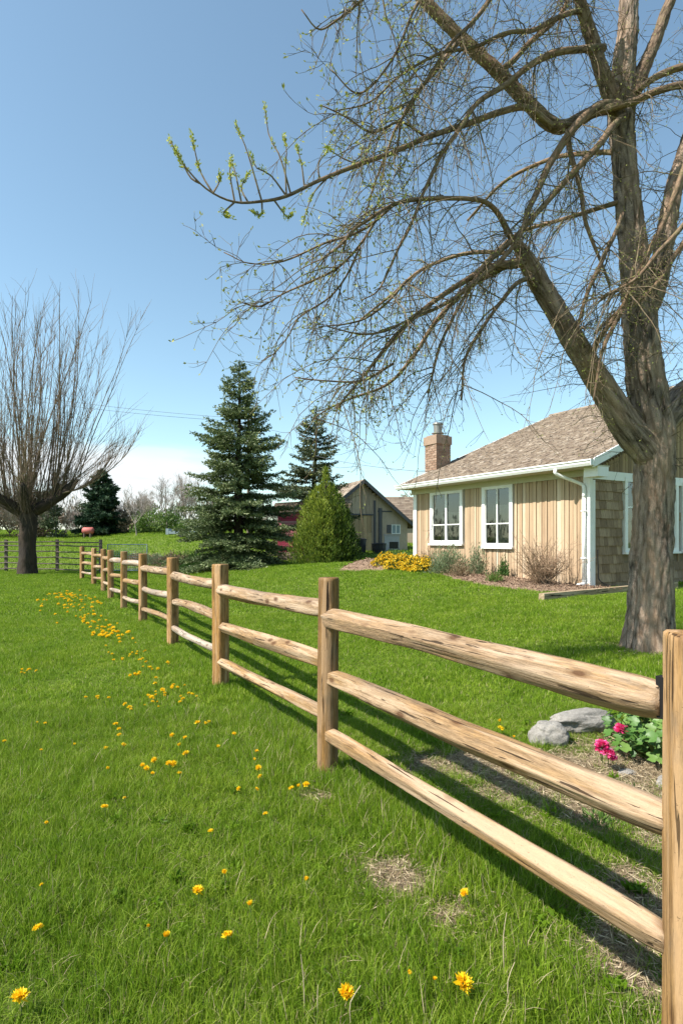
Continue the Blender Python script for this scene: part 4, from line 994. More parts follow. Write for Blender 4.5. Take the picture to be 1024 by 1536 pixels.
# ------------------------------------------------------------------ the large tree on the right
def bigtree():
    rs=random.Random(5); bx,by=TREE; g=G(bx,by)
    root=thing('shade_tree',(bx,by,g),'large grey barked shade tree with budding branches overhanging the lawn','tree')
    def W(pl,wf=.88):
        out=[]
        for q in pl:
            p=P(q[0],q[1],q[3]); out.append((p[0],p[1],p[2],q[2]*.5*q[3]/F*wf))
        return np.array(out)
    def dspf(seed,amp=1.0,kf=1.0):
        def dsp(Ls,c,s,rd):
            o=np.zeros((len(Ls),len(c)))
            for a in range(len(Ls)):
                for b in range(len(c)):
                    R_=rd[a]; l=Ls[a]
                    rdg=abs(nz(l*4.2+nz(l*5,c[b]*3,s[b]*3)*.4,c[b]*6.5*kf+seed,s[b]*6.5*kf))
                    o[a,b]=amp*(R_*.14*nz(l*.9,c[b]*1.1+seed,s[b]*1.1)+.030*(rdg-.2)+.014*nz(l*14,c[b]*15+seed,s[b]*15)+R_*.05*nz(l*3.5,c[b]*2.5,s[b]*2.5+seed))
            return o
        return dsp
    # trunk
    D=7.05
    tr=W([(972,990,80,D),(972,962,76,D),(973,930,70,D),(976,860,66,D),(980,770,61,D),(981,700,62,D),(980,650,66,D),(973,600,62,D+.03),(964,530,55,D+.05),(956,450,50,D+.08),(949,380,44,D+.1),(941,300,40,D+.12),(934,220,40,D+.12),(931,170,42,D+.12),(934,110,36,D+.12),(940,50,30,D+.15),(944,-20,26,D+.2),(952,-120,20,D+.3),(946,-230,13,D+.3)])
    t=smooth(tr,300); mb=MB(); 
    dd=dspf(1.3); 
    def dflare(Ls,c,s,rd):
        o=dd(Ls,c,s,rd)
        for a in range(len(Ls)):
            if Ls[a]<.7:
                for b in range(len(c)): o[a,b]+=.085*(1-Ls[a]/.7)**2*(.4+.6*max(0,math.cos(5*math.atan2(s[b],c[b])+.7)))
        return o
    tube(mb,t[:,:3],t[:,3],72,disp=dflare); mb.build('trunk',M['bark'],root,smooth=True)
    big=[
     [(990,705,48,7.02),(966,672,52,7.0),(940,640,50,6.95),(910,592,45,6.88),(880,545,41,6.8),(850,495,37,6.75),(822,448,34,6.7),(800,410,31,6.65),(786,385,26,6.6),(776,366,16,6.58)],
     [(978,655,36,7.1),(1002,622,46,7.2),(1024,596,48,7.3),(1055,578,44,7.4),(1100,570,40,7.6),(1150,530,34,7.9),(1220,440,26,8.3),(1290,300,16,8.8)],
     [(958,510,16,7.1),(972,470,24,7.1),(986,425,30,7.12),(998,350,30,7.15),(1010,285,27,7.15),(1030,215,24,7.2),(1055,130,18,7.3),(1085,20,12,7.5),(1100,-80,6,7.6)],
     [(932,185,26,7.1),(918,150,26,7.05),(903,110,24,7.0),(886,55,21,6.95),(870,5,18,6.9),(852,-60,14,6.8),(820,-150,8,6.7)],
     [(940,165,24,7.1),(962,110,22,7.15),(985,55,18,7.2),(1003,5,15,7.25),(1040,-80,10,7.3)],
     [(935,160,18,7.1),(893,166,20,7.0),(850,188,22,6.9),(826,186,25,6.85),(792,155,25,6.8),(748,110,23,6.75),(692,58,21,6.7),(640,5,19,6.65),(590,-50,14,6.6),(540,-130,8,6.5)],
    ]
    for k,pl in enumerate(big):
        w=W(pl,.80 if k==5 else .88); n=int(np.linalg.norm(np.diff(w[:,:3],axis=0),axis=1).sum()/.03); t=smooth(w,n)
        mb=MB(); tube(mb,t[:,:3],t[:,3],40,disp=dspf(k*3.1,.62,.8),off=k*4); mb.build('branch',M['bark'] if k<3 else M['limb'],root,smooth=True)
    med=[
     [(786,385,16,6.6),(765,350,12,6.5),(738,312,9,6.3),(700,298,8,6.1),(640,298,8,5.9),(590,308,7,5.75),(540,335,6,5.6),(510,368,5,5.5),(480,390,3,5.4)],
     [(790,392,18,6.6),(745,398,15,6.45),(700,420,11,6.3),(650,452,9,6.15),(605,492,8,6.0),(565,535,6,5.9),(530,585,4,5.8),(505,612,3,5.75)],
     [(770,392,12,6.6),(700,432,10,6.6),(655,480,8,6.6),(615,540,7,6.5),(575,580,5,6.45),(520,600,4,6.4),(470,630,2,6.4)],
     [(932,158,17,7.0),(892,163,17,6.85),(850,205,14,6.7),(815,262,12,6.5),(795,312,10,6.4),(778,355,9,6.3),(735,405,8,6.2),(690,440,7,6.1),(620,478,5,6.0),(560,500,4,5.9),(490,490,2,5.8)],
     [(935,175,14,6.95),(900,212,12,6.7),(866,252,11,6.6),(833,288,10,6.5),(775,352,9,6.4),(725,402,8,6.3),(690,455,6,6.2),(660,520,5,6.1),(640,590,3,6.0)],
     [(826,190,14,6.8),(790,162,12,6.6),(750,168,11,6.4),(700,186,10,6.2),(640,206,9,5.9),(590,228,8,5.7),(540,246,8,5.5),(480,270,6.5,5.3),(430,294,6,5.1),(392,302,5,5.0),(352,303,4,4.9),(312,285,3.2,4.8),(278,250,2.8,4.75),(256,212,2.2,4.7)],
     [(905,72,14,6.95),(870,74,12,6.8),(830,80,12,6.65),(795,98,11,6.5),(760,125,10,6.35),(722,150,9,6.2),(692,187,8,6.05),(660,235,7,5.95),(632,295,6,5.85),(605,360,5,5.75),(570,430,3,5.7),(540,450,2,5.6)],
     [(876,15,9,6.9),(840,25,9,6.8),(800,45,8,6.6),(760,50,7,6.4),(700,72,6,6.2),(650,85,5,6.0),(600,112,4,5.9),(560,150,3,5.8),(500,170,2,5.7)],
     [(830,-90,11,6.8),(760,-40,10,6.5),(720,20,8,6.3),(680,62,6,6.1),(640,115,5,6.0),(605,180,4,5.9),(590,240,3,5.8)],
     [(700,-120,8,6.2),(620,-40,7,5.9),(560,-15,6,5.7),(515,25,4,5.5),(480,45,3,5.4),(450,12,2,5.3)],
     [(720,-100,8,6.5),(640,-20,7,6.1),(612,40,5,5.9),(580,100,4,5.8),(540,140,3,5.7),(495,105,2,5.6)],
     [(850,190,12,6.9),(858,240,9,6.8),(872,290,8,6.8),(877,340,7,6.8),(900,390,5,6.8),(915,430,3,6.8)],
     [(933,320,7,6.7),(920,355,8,6.65),(904,385,8,6.6),(880,440,7,6.5),(867,485,5,6.45),(860,520,3,6.4)],
     [(1030,240,11,6.7),(1000,320,10,6.6),(962,400,9,6.5),(922,487,8,6.4),(898,540,6,6.35),(890,600,3,6.3)],
     [(1060,300,10,6.8),(1010,390,9,6.8),(970,440,8,6.7),(925,470,6,6.6),(890,500,4,6.5)],
     [(885,170,11,6.9),(905,165,13,6.9),(950,152,13,6.85),(990,138,12,6.8),(1030,128,12,6.8),(1080,150,9,6.7),(1120,220,5,6.6)],
     [(955,135,12,7.0),(990,112,12,7.0),(1040,98,12,7.0),(1100,110,8,7.0)],
     [(800,415,10,6.6),(770,430,8,6.4),(735,475,6,6.3),(700,530,5,6.2),(690,600,3,6.1)],
     [(1030,330,9,6.3),(985,380,8,6.2),(950,420,6,6.1),(900,450,4,6.0)],
     [(745,108,12,6.7),(800,60,9,6.9),(840,20,7,7.1),(870,-40,5,7.3)],
     [(690,60,10,6.7),(650,110,8,6.5),(620,150,6,6.4),(590,200,5,6.3),(565,270,4,6.2),(545,330,2,6.1)],
     [(760,380,8,6.6),(700,380,7,6.9),(640,400,6,7.2),(590,440,5,7.4),(540,480,3,7.6)],
     [(940,300,10,7.1),(890,315,8,7.3),(840,330,7,7.5),(780,350,6,7.8),(720,400,4,8.1),(690,470,2,8.3)],
     [(935,230,10,7.1),(880,230,8,7.4),(820,240,7,7.8),(760,270,6,8.1),(700,330,4,8.4)],
     [(880,545,12,6.8),(900,510,9,6.6),(935,450,8,6.4),(950,400,5,6.3)],
     [(1060,130,12,7.2),(1120,80,10,7.2),(1190,90,8,7.1),(1260,180,5,7.0)],
     [(1150,530,14,7.9),(1180,440,10,7.6),(1240,330,8,7.2),(1300,300,4,6.8)],
     [(590,308,5,5.75),(540,345,4.5,5.7),(500,365,4,5.65),(460,378,3.5,5.6),(410,390,3,5.55),(370,395,2,5.5),(338,383,2,5.5)],
     [(570,320,5,5.8),(520,390,4.5,5.75),(470,420,4,5.7),(430,440,3,5.7),(390,460,2.5,5.65),(362,455,2,5.6)],
     [(540,370,4,5.7),(500,440,3.5,5.7),(450,475,3,5.65),(432,505,2.5,5.6),(412,530,2,5.6),(392,542,2,5.6)],
     [(610,420,5,6.0),(560,470,4,5.95),(520,487,3,5.9),(478,490,2,5.8)],
     [(590,545,5,6.1),(540,570,4,6.05),(490,572,3,6.0),(442,566,2,6.0)],
     [(640,206,5,5.9),(600,180,4,5.8),(560,200,4,5.7),(520,175,3,5.6),(482,160,2,5.5)],
     [(870,0,12,6.9),(830,-60,9,6.5),(770,-90,7,6.1),(700,-60,5,5.6),(640,0,3,5.2)],
    ]
    budpts=[]; bigbud=[]
    tw=MB()
    for k,pl in enumerate(med):
        w=W(pl); Ltot=np.linalg.norm(np.diff(w[:,:3],axis=0),axis=1).sum(); n=max(12,int(Ltot/.06)); t=smooth(w,n); t[:,3]=np.maximum(t[:,3],.004)
        if k==5: budline=t[:,:3]
        for q in range(n if k!=5 else 0): t[q,:3]+=np.array([nz(q*.12,k,1),nz(q*.12,k,5),nz(q*.12,k,9)])*.03
        mb=MB(); tube(mb,t[:,:3],t[:,3]*.94,10); mb.build('branch',M['limb'],root,smooth=True)
        budded=(k==5)
        dens=12.0
        for q in range(int(Ltot*dens)):
            f=rs.uniform(.06,1); i=min(n-2,int(f*(n-1))); p=t[i,:3]; r0=t[i,3]
            tg=t[i+1,:3]-t[i,:3]; tg/=np.linalg.norm(tg)+1e-9
            if budded and f>.5:
                continue
            side=np.array([rs.gauss(0,.55),rs.gauss(0,.55),rs.gauss(-.05,.5)])
            L_=rs.uniform(.3,1.25)*(1.0 if f<.85 else .55)
            if rs.random()<.35: L_*=.5
            droop=rs.uniform(.05,.26)
            pp,de=wander(p,tg*.75+side,L_,.005,9,droop,.13,up_tip=.9,rs=rs)
            rr=min(r0*.55,.0065*rs.uniform(.7,1.3)*(.6+L_*.5)); tube(tw,pp,np.linspace(rr,.0019,10),4,tone=rs.random(),cap=False)
            budpts.append((pp[-1],de))
            for _ in range(int(L_*9)):
                j=rs.randint(1,8); a=pp[j+1]-pp[j]; a/=np.linalg.norm(a)+1e-9
                s2,de2=wander(pp[j],a+np.array([rs.gauss(0,.7),rs.gauss(0,.7),rs.gauss(.0,.6)]),rs.uniform(.06,.34),.003,4,rs.uniform(-.12,.12),.22,rs=rs)
                tube(tw,s2,np.linspace(.0027,.0014,5),3,cap=False); budpts.append((s2[-1],de2))
                if rs.random()<.4: budpts.append((s2[2],de2))
                if rs.random()<.5:
                    s3,de3=wander(s2[2],(s2[3]-s2[2])/(np.linalg.norm(s2[3]-s2[2])+1e-9)+np.array([rs.gauss(0,.8),rs.gauss(0,.8),rs.gauss(0,.7)]),rs.uniform(.04,.16),.003,3,0,.25,rs=rs)
                    tube(tw,s3,np.linspace(.0022,.0012,4),3,cap=False); budpts.append((s3[-1],de3))
    # long hanging whips
    src=[W(pl) for pl in med[:5]+med[6:9]+med[17:23]]
    for _ in range(130):
        w=rs.choice(src); i=rs.randint(2,len(w)-2); p=w[i,:3]+(w[i+1,:3]-w[i,:3])*rs.random()
        pp,de=wander(p,(rs.gauss(-.4,.5),rs.gauss(0,.5),rs.uniform(-.6,.2)),rs.uniform(.8,1.9),.005,12,.14,.09,up_tip=.6,rs=rs)
        tube(tw,pp,np.linspace(.0055,.0018,13),4,cap=False)
        for _ in range(12):
            j=rs.randint(1,11); s2,de2=wander(pp[j],(pp[j+1]-pp[j])*8+np.array([rs.gauss(0,.7),rs.gauss(0,.7),rs.gauss(0,.5)]),rs.uniform(.06,.3),.003,4,0,.2,rs=rs)
            tube(tw,s2,np.linspace(.0025,.0013,5),3,cap=False); budpts.append((s2[-1],de2))
    # fine shoots against the trunk and the big limbs
    bs=[W(pl) for pl in big[:4]]+[tr[4:15]]
    for _ in range(420):
        w=rs.choice(bs); i=rs.randint(1,len(w)-2); p=w[i,:3]+(w[i+1,:3]-w[i,:3])*rs.random(); a=rs.uniform(0,6.28)
        o=np.array([math.cos(a),math.sin(a),rs.gauss(0,.4)]); 
        pp,de=wander(p+o*w[i,3]*.8,o+np.array([0,0,rs.uniform(-.3,.7)]),rs.uniform(.2,1.0),.004,8,rs.uniform(-.04,.15),.16,rs=rs)
        tube(tw,pp,np.linspace(.005,.0017,9),4,cap=False)
        for _ in range(5):
            j=rs.randint(2,7); s2,de2=wander(pp[j],(pp[j+1]-pp[j])*8+np.array([rs.gauss(0,.7),rs.gauss(0,.7),rs.gauss(0,.6)]),rs.uniform(.06,.25),.003,4,0,.2,rs=rs)
            tube(tw,s2,np.linspace(.0025,.0013,5),3,cap=False); budpts.append((s2[-1],de2))
    # upright budded shoots on the long left branch
    def px(x_,y_,d): return P(x_,y_,d)
    shoots=[[(392,302,5),(370,225,4.95),(355,190,4.95)],[(355,303,4.9),(345,260,4.9),(347,240,4.9)],[(318,288,4.85),(300,255,4.85),(288,205,4.8)],[(360,303,4.9),(352,255,4.95),(345,245,5)],
      [(435,291,5.1),(420,235,5.1),(404,205,5.15),(397,160,5.15)],[(430,292,5.1),(405,262,5.05),(385,252,5.0),(375,232,5)],[(424,292,5.08),(428,250,5.1),(430,225,5.1),(426,205,5.1)],[(455,275,5.2),(452,245,5.2),(444,218,5.2)],
      [(480,270,5.3),(478,245,5.3),(492,225,5.3)],[(350,303,4.9),(335,320,4.85),(345,325,4.85)],[(300,282,4.8),(285,265,4.8),(265,225,4.78)],[(540,246,5.5),(515,238,5.5),(490,222,5.4)],
      [(395,302,5),(392,322,5),(380,318,5)],[(322,290,4.85),(328,275,4.9),(330,262,4.9)],[(375,303,4.95),(362,282,5),(372,262,5)],[(410,298,5.05),(430,325,5.1),(437,322,5.1)],[(500,262,5.3),(470,290,5.3),(455,330,5.3)]]
    for s in shoots:
        q0=[px(*a) for a in s]; q0[0]=budline[np.argmin(np.linalg.norm(budline-q0[0],axis=1))] if s[0]!=(425,265,5.1) else q0[0]; q=smooth(q0,8); tube(tw,q,np.linspace(.009,.004,8),5); e=q[-1]-q[-2]; bigbud.append((q[-1],e)); bigbud.append((q[-1]-e*.8,e))
        if rs.random()<.7: bigbud.append((q[4],e+np.array([rs.gauss(0,.03),0,0])))
    bigbud.append((P(256,212,4.7),np.array([-.02,0,.05]))); bigbud.append((P(262,225,4.7),np.array([-.02,0,.05]))); bigbud.append((P(270,240,4.72),np.array([-.03,0,.05])))
    tw.build('twigs',M['twig'],root)
    c=[];d=[];ln=[]
    for p,e in budpts:
        for _ in range(rs.choice((1,2,2,3))):
            c.append(p+np.array([rs.gauss(0,.004)]*3)); d.append(e+np.array([rs.gauss(0,.5),rs.gauss(0,.5),rs.gauss(.3,.4)])); ln.append(rs.uniform(.010,.028)*(1.7 if p[0]<.75 and p[2]>2.6 else 1.0))
    mb=MB(); ln=np.array(ln); cards(mb,np.array(c),np.array(d),ln,ln*.42); mb.build('buds',M['budsmall'],root)
    c=[];d=[];ln=[]
    for p,e in bigbud:
        e=e/(np.linalg.norm(e)+1e-9)
        for _ in range(34):
            c.append(p+e*rs.uniform(-.05,.03)+np.array([rs.gauss(0,.009),rs.gauss(0,.009),rs.gauss(0,.009)])); d.append(e+np.array([rs.gauss(0,.6),rs.gauss(0,.6),rs.gauss(.2,.5)])); ln.append(rs.uniform(.014,.034))
    mb=MB(); ln=np.array(ln); cards(mb,np.array(c),np.array(d),ln,ln*.45); mb.build('leaf_clusters',M['bud'],root)
    print('twig buds',len(budpts))
bigtree()

# ------------------------------------------------------------------ shrubs in the bed
def hpos(t,s): p=HC+HA*t+HB*s; return float(p[0]),float(p[1])
def shrub(name,x,y,z,rx,rz_,n,leaf,label,cat,seed,ll=.06,lw=.02,stems=14,up=.6,stemm='twig',flower=None,nf=0,group=None,gap=.0,fl=.03):
    rs=random.Random(seed); root=thing(name,(x,y,z),label,cat,group); mb=MB(); tips=[]
    for _ in range(stems):
        a=rs.random()*6.28; q=rs.uniform(.1,.9); pp,_e=wander((x+rs.gauss(0,rx*.12),y+rs.gauss(0,rx*.12),z-.02),(math.cos(a)*q*rx,math.sin(a)*q*rx,rz_*.9),rz_*rs.uniform(.75,1.1),.004,5,-.01,.08,rs=rs)
        tube(mb,pp,np.linspace(.006,.002,6),4,cap=False); tips.append(pp)
    mb.build('stems',M[stemm],root)
    th=rng.random(n)*6.283; ph=np.arccos(rng.uniform(-.05,1,n)); r=rng.random(n)**.45*(1+.22*np.sin(th*3+ph*4+seed)+.12*np.sin(th*7+seed))
    c=np.stack([x+rx*r*np.sin(ph)*np.cos(th),y+rx*r*np.sin(ph)*np.sin(th),z+rz_*r*np.cos(ph)*.95+.01],-1)
    # clump
    keep=np.array([nz(q[0]*5,q[1]*5,q[2]*5,1.2/max(rx,.2))>gap-.35 for q in c]); c=c[keep]
    d=(c-np.array([x,y,z]))*[1,1,1]; d=d/(np.linalg.norm(d,axis=1)[:,None]+1e-6)+rng.normal(0,.5,c.shape)+[0,0,up]
    tn=np.clip(.5+.25*np.array([nz(q[0]*6,q[1]*6,q[2]*6) for q in c])+rng.normal(0,.2,len(c)),0,1)
    mb=MB(); cards(mb,c,d,rng.uniform(.7,1.3,len(c))*ll,rng.uniform(.7,1.3,len(c))*lw,tn); mb.build('foliage',M[leaf],root)
    if flower:
        mb=MB(); th=rng.random(nf)*6.283; ph=np.arccos(rng.uniform(.1,1,nf)); r=rng.uniform(.92,1.12,nf)*(1+.15*np.sin(th*3+ph*4+seed))
        c=np.stack([x+rx*r*np.sin(ph)*np.cos(th),y+rx*r*np.sin(ph)*np.sin(th),z+rz_*r*np.cos(ph)],-1)
        for _ in range(6): cards(mb,c+rng.normal(0,.005,c.shape),rng.normal(0,.7,c.shape)+[0,0,.5],fl,fl*.6)
        mb.build('flowers',M[flower],root)
    return root
# yellow flower mound
for k,(px_,py_,rx) in enumerate(((578,866,.38),(602,866,.42),(628,866,.42))):
    d=[17.2,16.6,16.0][k]; x=(px_-512)*d/F; z=EYE-(py_-HZ)*d/F
    z=max(G(x,d),z-.03)
    shrub('flowering_shrub',x,d,z,rx,.38,1500,'dkleaf',['leftmost mound of yellow flowers at the tip of the mulch bed','middle mound of yellow flowers left of the house corner','rightmost mound of yellow flowers under the house corner board'][k],'flowers',30+k,.07,.03,20,.3,'stem','yellow2',620,group='mounds of yellow flowers by the house',fl=.04)
shrub('garden_shrub',*hpos(3.85,-.62),bed_z(3.85,-.62)-.03,.48,.68,4200,'greyleaf','largest rounded grey green shrub below the left house window','shrub',41,.085,.016,40,1.0)
shrub('garden_shrub',*hpos(2.85,-.5),bed_z(2.85,-.5)-.03,.24,.72,1500,'greyleaf','narrow upright green shrub below the right house window','shrub',42,.075,.018,26,1.0,gap=.1)
shrub('garden_shrub',*hpos(3.0,-.95),bed_z(3.0,-.95)-.03,.36,.36,1100,'dryleaf','low brownish half dry shrub in front of the narrow green one','shrub',43,.06,.014,40,.8,gap=.1)
shrub('garden_shrub',*hpos(4.75,-.55),bed_z(4.75,-.55)-.03,.34,.5,900,'dryleaf','small dry brown shrub between yellow flowers and grey green shrub','shrub',47,.06,.012,30,.9,gap=.1)
shrub('garden_plant',*hpos(2.15,-.3),bed_z(2.15,-.3)-.03,.13,.42,800,'dkleaf','small pointed dark green plant alone against the board wall','plant',44,.075,.018,10,1.3,'stem')
shrub('garden_plant',*hpos(1.5,-1.25),bed_z(1.5,-1.25)-.02,.17,.17,380,'shrub','small bright green tuft at the edge of the mulch','plant',45,.10,.014,8,1.4,'stem')
# grass mound behind the flowers
# bare reddish shrub
x,y=hpos(.62,-.75); z=bed_z(.62,-.75); rs=random.Random(9)
root=thing('bare_shrub',(x,y,z),'leafless reddish brown shrub before the white corner board','shrub'); mb=MB()
for _ in range(115):
    a=rs.random()*6.28; q=rs.uniform(.1,1.25); L_=rs.uniform(.5,1.5)*(1-.25*q)
    pp,de=wander((x+rs.gauss(0,.08),y+rs.gauss(0,.08),z-.03),(math.cos(a)*q,math.sin(a)*q*.8,1),L_,.005,8,rs.uniform(-.03,.05),.10,rs=rs)
    tube(mb,pp,np.linspace(.007,.0025,9),4,tone=rs.random(),cap=False)
    for _ in range(6):
        j=rs.randint(2,7); s2,_e=wander(pp[j],(pp[j+1]-pp[j])*7+np.array([rs.gauss(0,.6),rs.gauss(0,.6),rs.gauss(.1,.5)]),rs.uniform(.1,.4),.003,4,0,.2,rs=rs); tube(mb,s2,np.linspace(.004,.002,5),3,cap=False)
mb.build('stems',barkmat('reddish_stems',(.40,.29,.20),(.19,.125,.085),(10,60,60),None,.3,.003),root)

# ------------------------------------------------------------------ rocks and pink flower bed by the fence
def rock(x,y,z,rx,ry,rz_,seed,label,cat='rock',name='boulder',rot=0,group=None):
    import bmesh
    bm=bmesh.new(); bmesh.ops.create_icosphere(bm,subdivisions=5,radius=1); v=np.array([q.co[:] for q in bm.verts]); f=[[w.index for w in q.verts] for q in bm.faces]; bm.free()
    o=[]
    for q in v:
        n=1+.28*mnoise.noise(Vector(q*1.1)+Vector((seed,0,0)))+.12*mnoise.noise(Vector(q*2.7)+Vector((seed,3,0)))+.05*mnoise.noise(Vector(q*7)+Vector((seed,3,9)))+.02*mnoise.noise(Vector(q*18))
        r=np.sign(q)*np.abs(q)**.85*n; o.append(r)
    o=np.array(o)*[rx,ry,rz_]; c,s=math.cos(rot),math.sin(rot); o=np.stack([o[:,0]*c-o[:,1]*s,o[:,0]*s+o[:,1]*c,o[:,2]],-1)+[x,y,z]
    mb=MB(); mb.add(o,np.zeros((0,3),int)); mb.f+=f; mb.m+=[0]*len(f); b=mb.build(name,M['rock'],smooth=True); tag(b,label,cat,group)
rock(1.50,4.26,.08,.125,.11,.095,1.7,'pale grey boulder left of the pink flowers, seen between fence rails')
rock(1.84,4.50,.10,.30,.10,.085,5.2,'long low pale rock behind the pink flowers',rot=.25)
rock(2.0,3.52,.03,.11,.07,.035,9.1,'flat pale stone at the foot of the pink flowers')
rock(1.80,3.70,.02,.055,.04,.025,4.4,'small round stone in the soil before the pink flowers',name='stone')
rock(1.83,4.05,.03,.05,.05,.03,12.4,'small stone tucked under the leaves beside the boulder',name='stone')
# geranium
gx,gy=2.17,3.95; gzv=G(gx,gy); rs=random.Random(14)
root=thing('geranium',(gx,gy,gzv),'leafy green plant with bright pink flowers behind the nearest post','flowering plant')
st=MB(); lf=MB()
for _ in range(380):
    a=rs.random()*6.28; r=.36*math.sqrt(rs.random()); h=rs.uniform(.10,.36)*(1-.35*(r/.36)**2); c=np.array([gx+r*math.cos(a),gy+r*math.sin(a),gzv+h])
    tube(st,smooth([(gx+r*.4*math.cos(a),gy+r*.4*math.sin(a),gzv),(gx+r*.7*math.cos(a),gy+r*.7*math.sin(a),gzv+h*.6),c],4),.003,4,cap=False)
    R_=rs.uniform(.018,.042); nrm=np.array([math.cos(a)*.5+rs.gauss(0,.35),math.sin(a)*.5+rs.gauss(0,.35)-.15,1.]); nrm/=np.linalg.norm(nrm)
    u=np.cross(nrm,[0.3,1,0]); u/=np.linalg.norm(u); w=np.cross(nrm,u); K=14
    ring=[c+nrm*(.25*R_+.12*R_*math.sin(q*3))+ (u*math.cos(q*2*math.pi/K)+w*math.sin(q*2*math.pi/K))*R_*(1+.12*math.sin(q*2*math.pi/K*5))*(.35 if q==0 else 1) for q in range(K)]
    b=lf.n; lf.add([c]+ring,np.zeros((0,3),int),min(1,max(0,rs.gauss(.5,.25)))); lf.f+=[[b,b+1+q,b+1+(q+1)%K] for q in range(K)]; lf.m+=[0]*K
st.build('stems',M['stem'],root); lf.build('leaves',M['bigleaf'],root,smooth=True)
for (px_,py_,d,R_) in ((931,1094,3.95,.040),(902,1117,3.72,.036),(911,1130,3.70,.034),(918,1137,3.7,.026),(900,1124,3.75,.03)):
    c=P(px_,py_,d); mb=MB()
    n=90; q=rng.normal(size=(n,3)); q/=np.linalg.norm(q,axis=1)[:,None]; q[:,2]=np.abs(q[:,2])*.8-.1
    cards(mb,c+q*R_*rng.uniform(.3,.75,n)[:,None],q+rng.normal(0,.4,(n,3)),R_*.75,R_*.7)
    fo=mb.build('blossom',M['pink'],root); mb=MB(); tube(mb,smooth([(c[0]+.04,c[1]+.08,gzv+.02),(c[0]+.02,c[1]+.04,(c[2]+gzv)/2),c],5),.003,4); mb.build('flower_stalk',M['stem'],fo)
# low weeds in the soil by the fence
for k,(x,y,r,n,lab) in enumerate(((1.35,3.05,.09,130,'low green weed in the dry soil under the middle rail'),(1.63,3.35,.07,110,'low green weed near the flat stone'),(1.18,1.95,.10,170,'weed at the foot of the nearest post'))):
    shrub('weed',x,y,G(x,y),r,.07,n,'shrub',lab,'weed',60+k,.035,.012,5,.8,'stem')

# ------------------------------------------------------------------ dandelions
def flower_head(seed,full=True):
    mb=MB(); rs2=random.Random(seed)
    c=[];d=[];l=[]
    for ring,(nn,el,L_) in enumerate(((22,.25,.020),(20,.7,.019),(16,1.3,.017),(12,2.6,.015))):
        if seed>2: el=el*2.2+1.2; L_*=.95; nn=nn//2+2
        for q in range(nn):
            a=q/nn*6.283+ring; c.append((math.cos(a)*.003,math.sin(a)*.003,.001*ring)); d.append((math.cos(a),math.sin(a),el+rs2.gauss(0,.15))); l.append(L_*rs2.uniform(.85,1.1))
    l=np.array(l); cards(mb,np.array(c),np.array(d),l,l*.45); return mb
NF=0
def dandelion(px_,py_,label,size=1.0,tilt=None,parts=True,hh=.075,protos={},group='yellow dandelions in the lawn'):
    x,y=ground_at(px_,py_,hh)
    g=G(x,y); hgt=hh
    if parts:
        if 'h' not in protos:
            protos['h']=[flower_head(s).build('flower_head',M['yellow']).data for s in range(5)]
            for o in list(C.objects):
                if o.name.startswith('flower_head') : bpy.data.objects.remove(o)
            mb=MB(); tube(mb,smooth([(0,0,-.02),(.004,.002,.03),(0,0,.075)],6),.0018,5); o=mb.build('stem',M['stem']); protos['s']=o.data; bpy.data.objects.remove(o)
        r=bpy.data.objects.new('dandelion',None); C.objects.link(r); r.location=(x,y,g); tag(r,label,'dandelion',group)
        h=bpy.data.objects.new('flower_head',random.choice(protos['h'])); C.objects.link(h); h.parent=r; h.location=(0,0,hgt); h.scale=(size,)*3
        if tilt is None: h.rotation_euler=(random.gauss(.25,.25),random.gauss(-.15,.3),random.random()*6)
        else: h.rotation_euler=tilt
        s=bpy.data.objects.new('stem',protos['s']); C.objects.link(s); s.parent=r
    else:
        o=bpy.data.objects.new('dandelion',random.choice(protos['h'])); C.objects.link(o); o.location=(x,y,g+hgt-.01); o.scale=(size,)*3; o.rotation_euler=(random.gauss(.2,.2),random.gauss(0,.2),random.random()*6); tag(o,label,'dandelion',group)
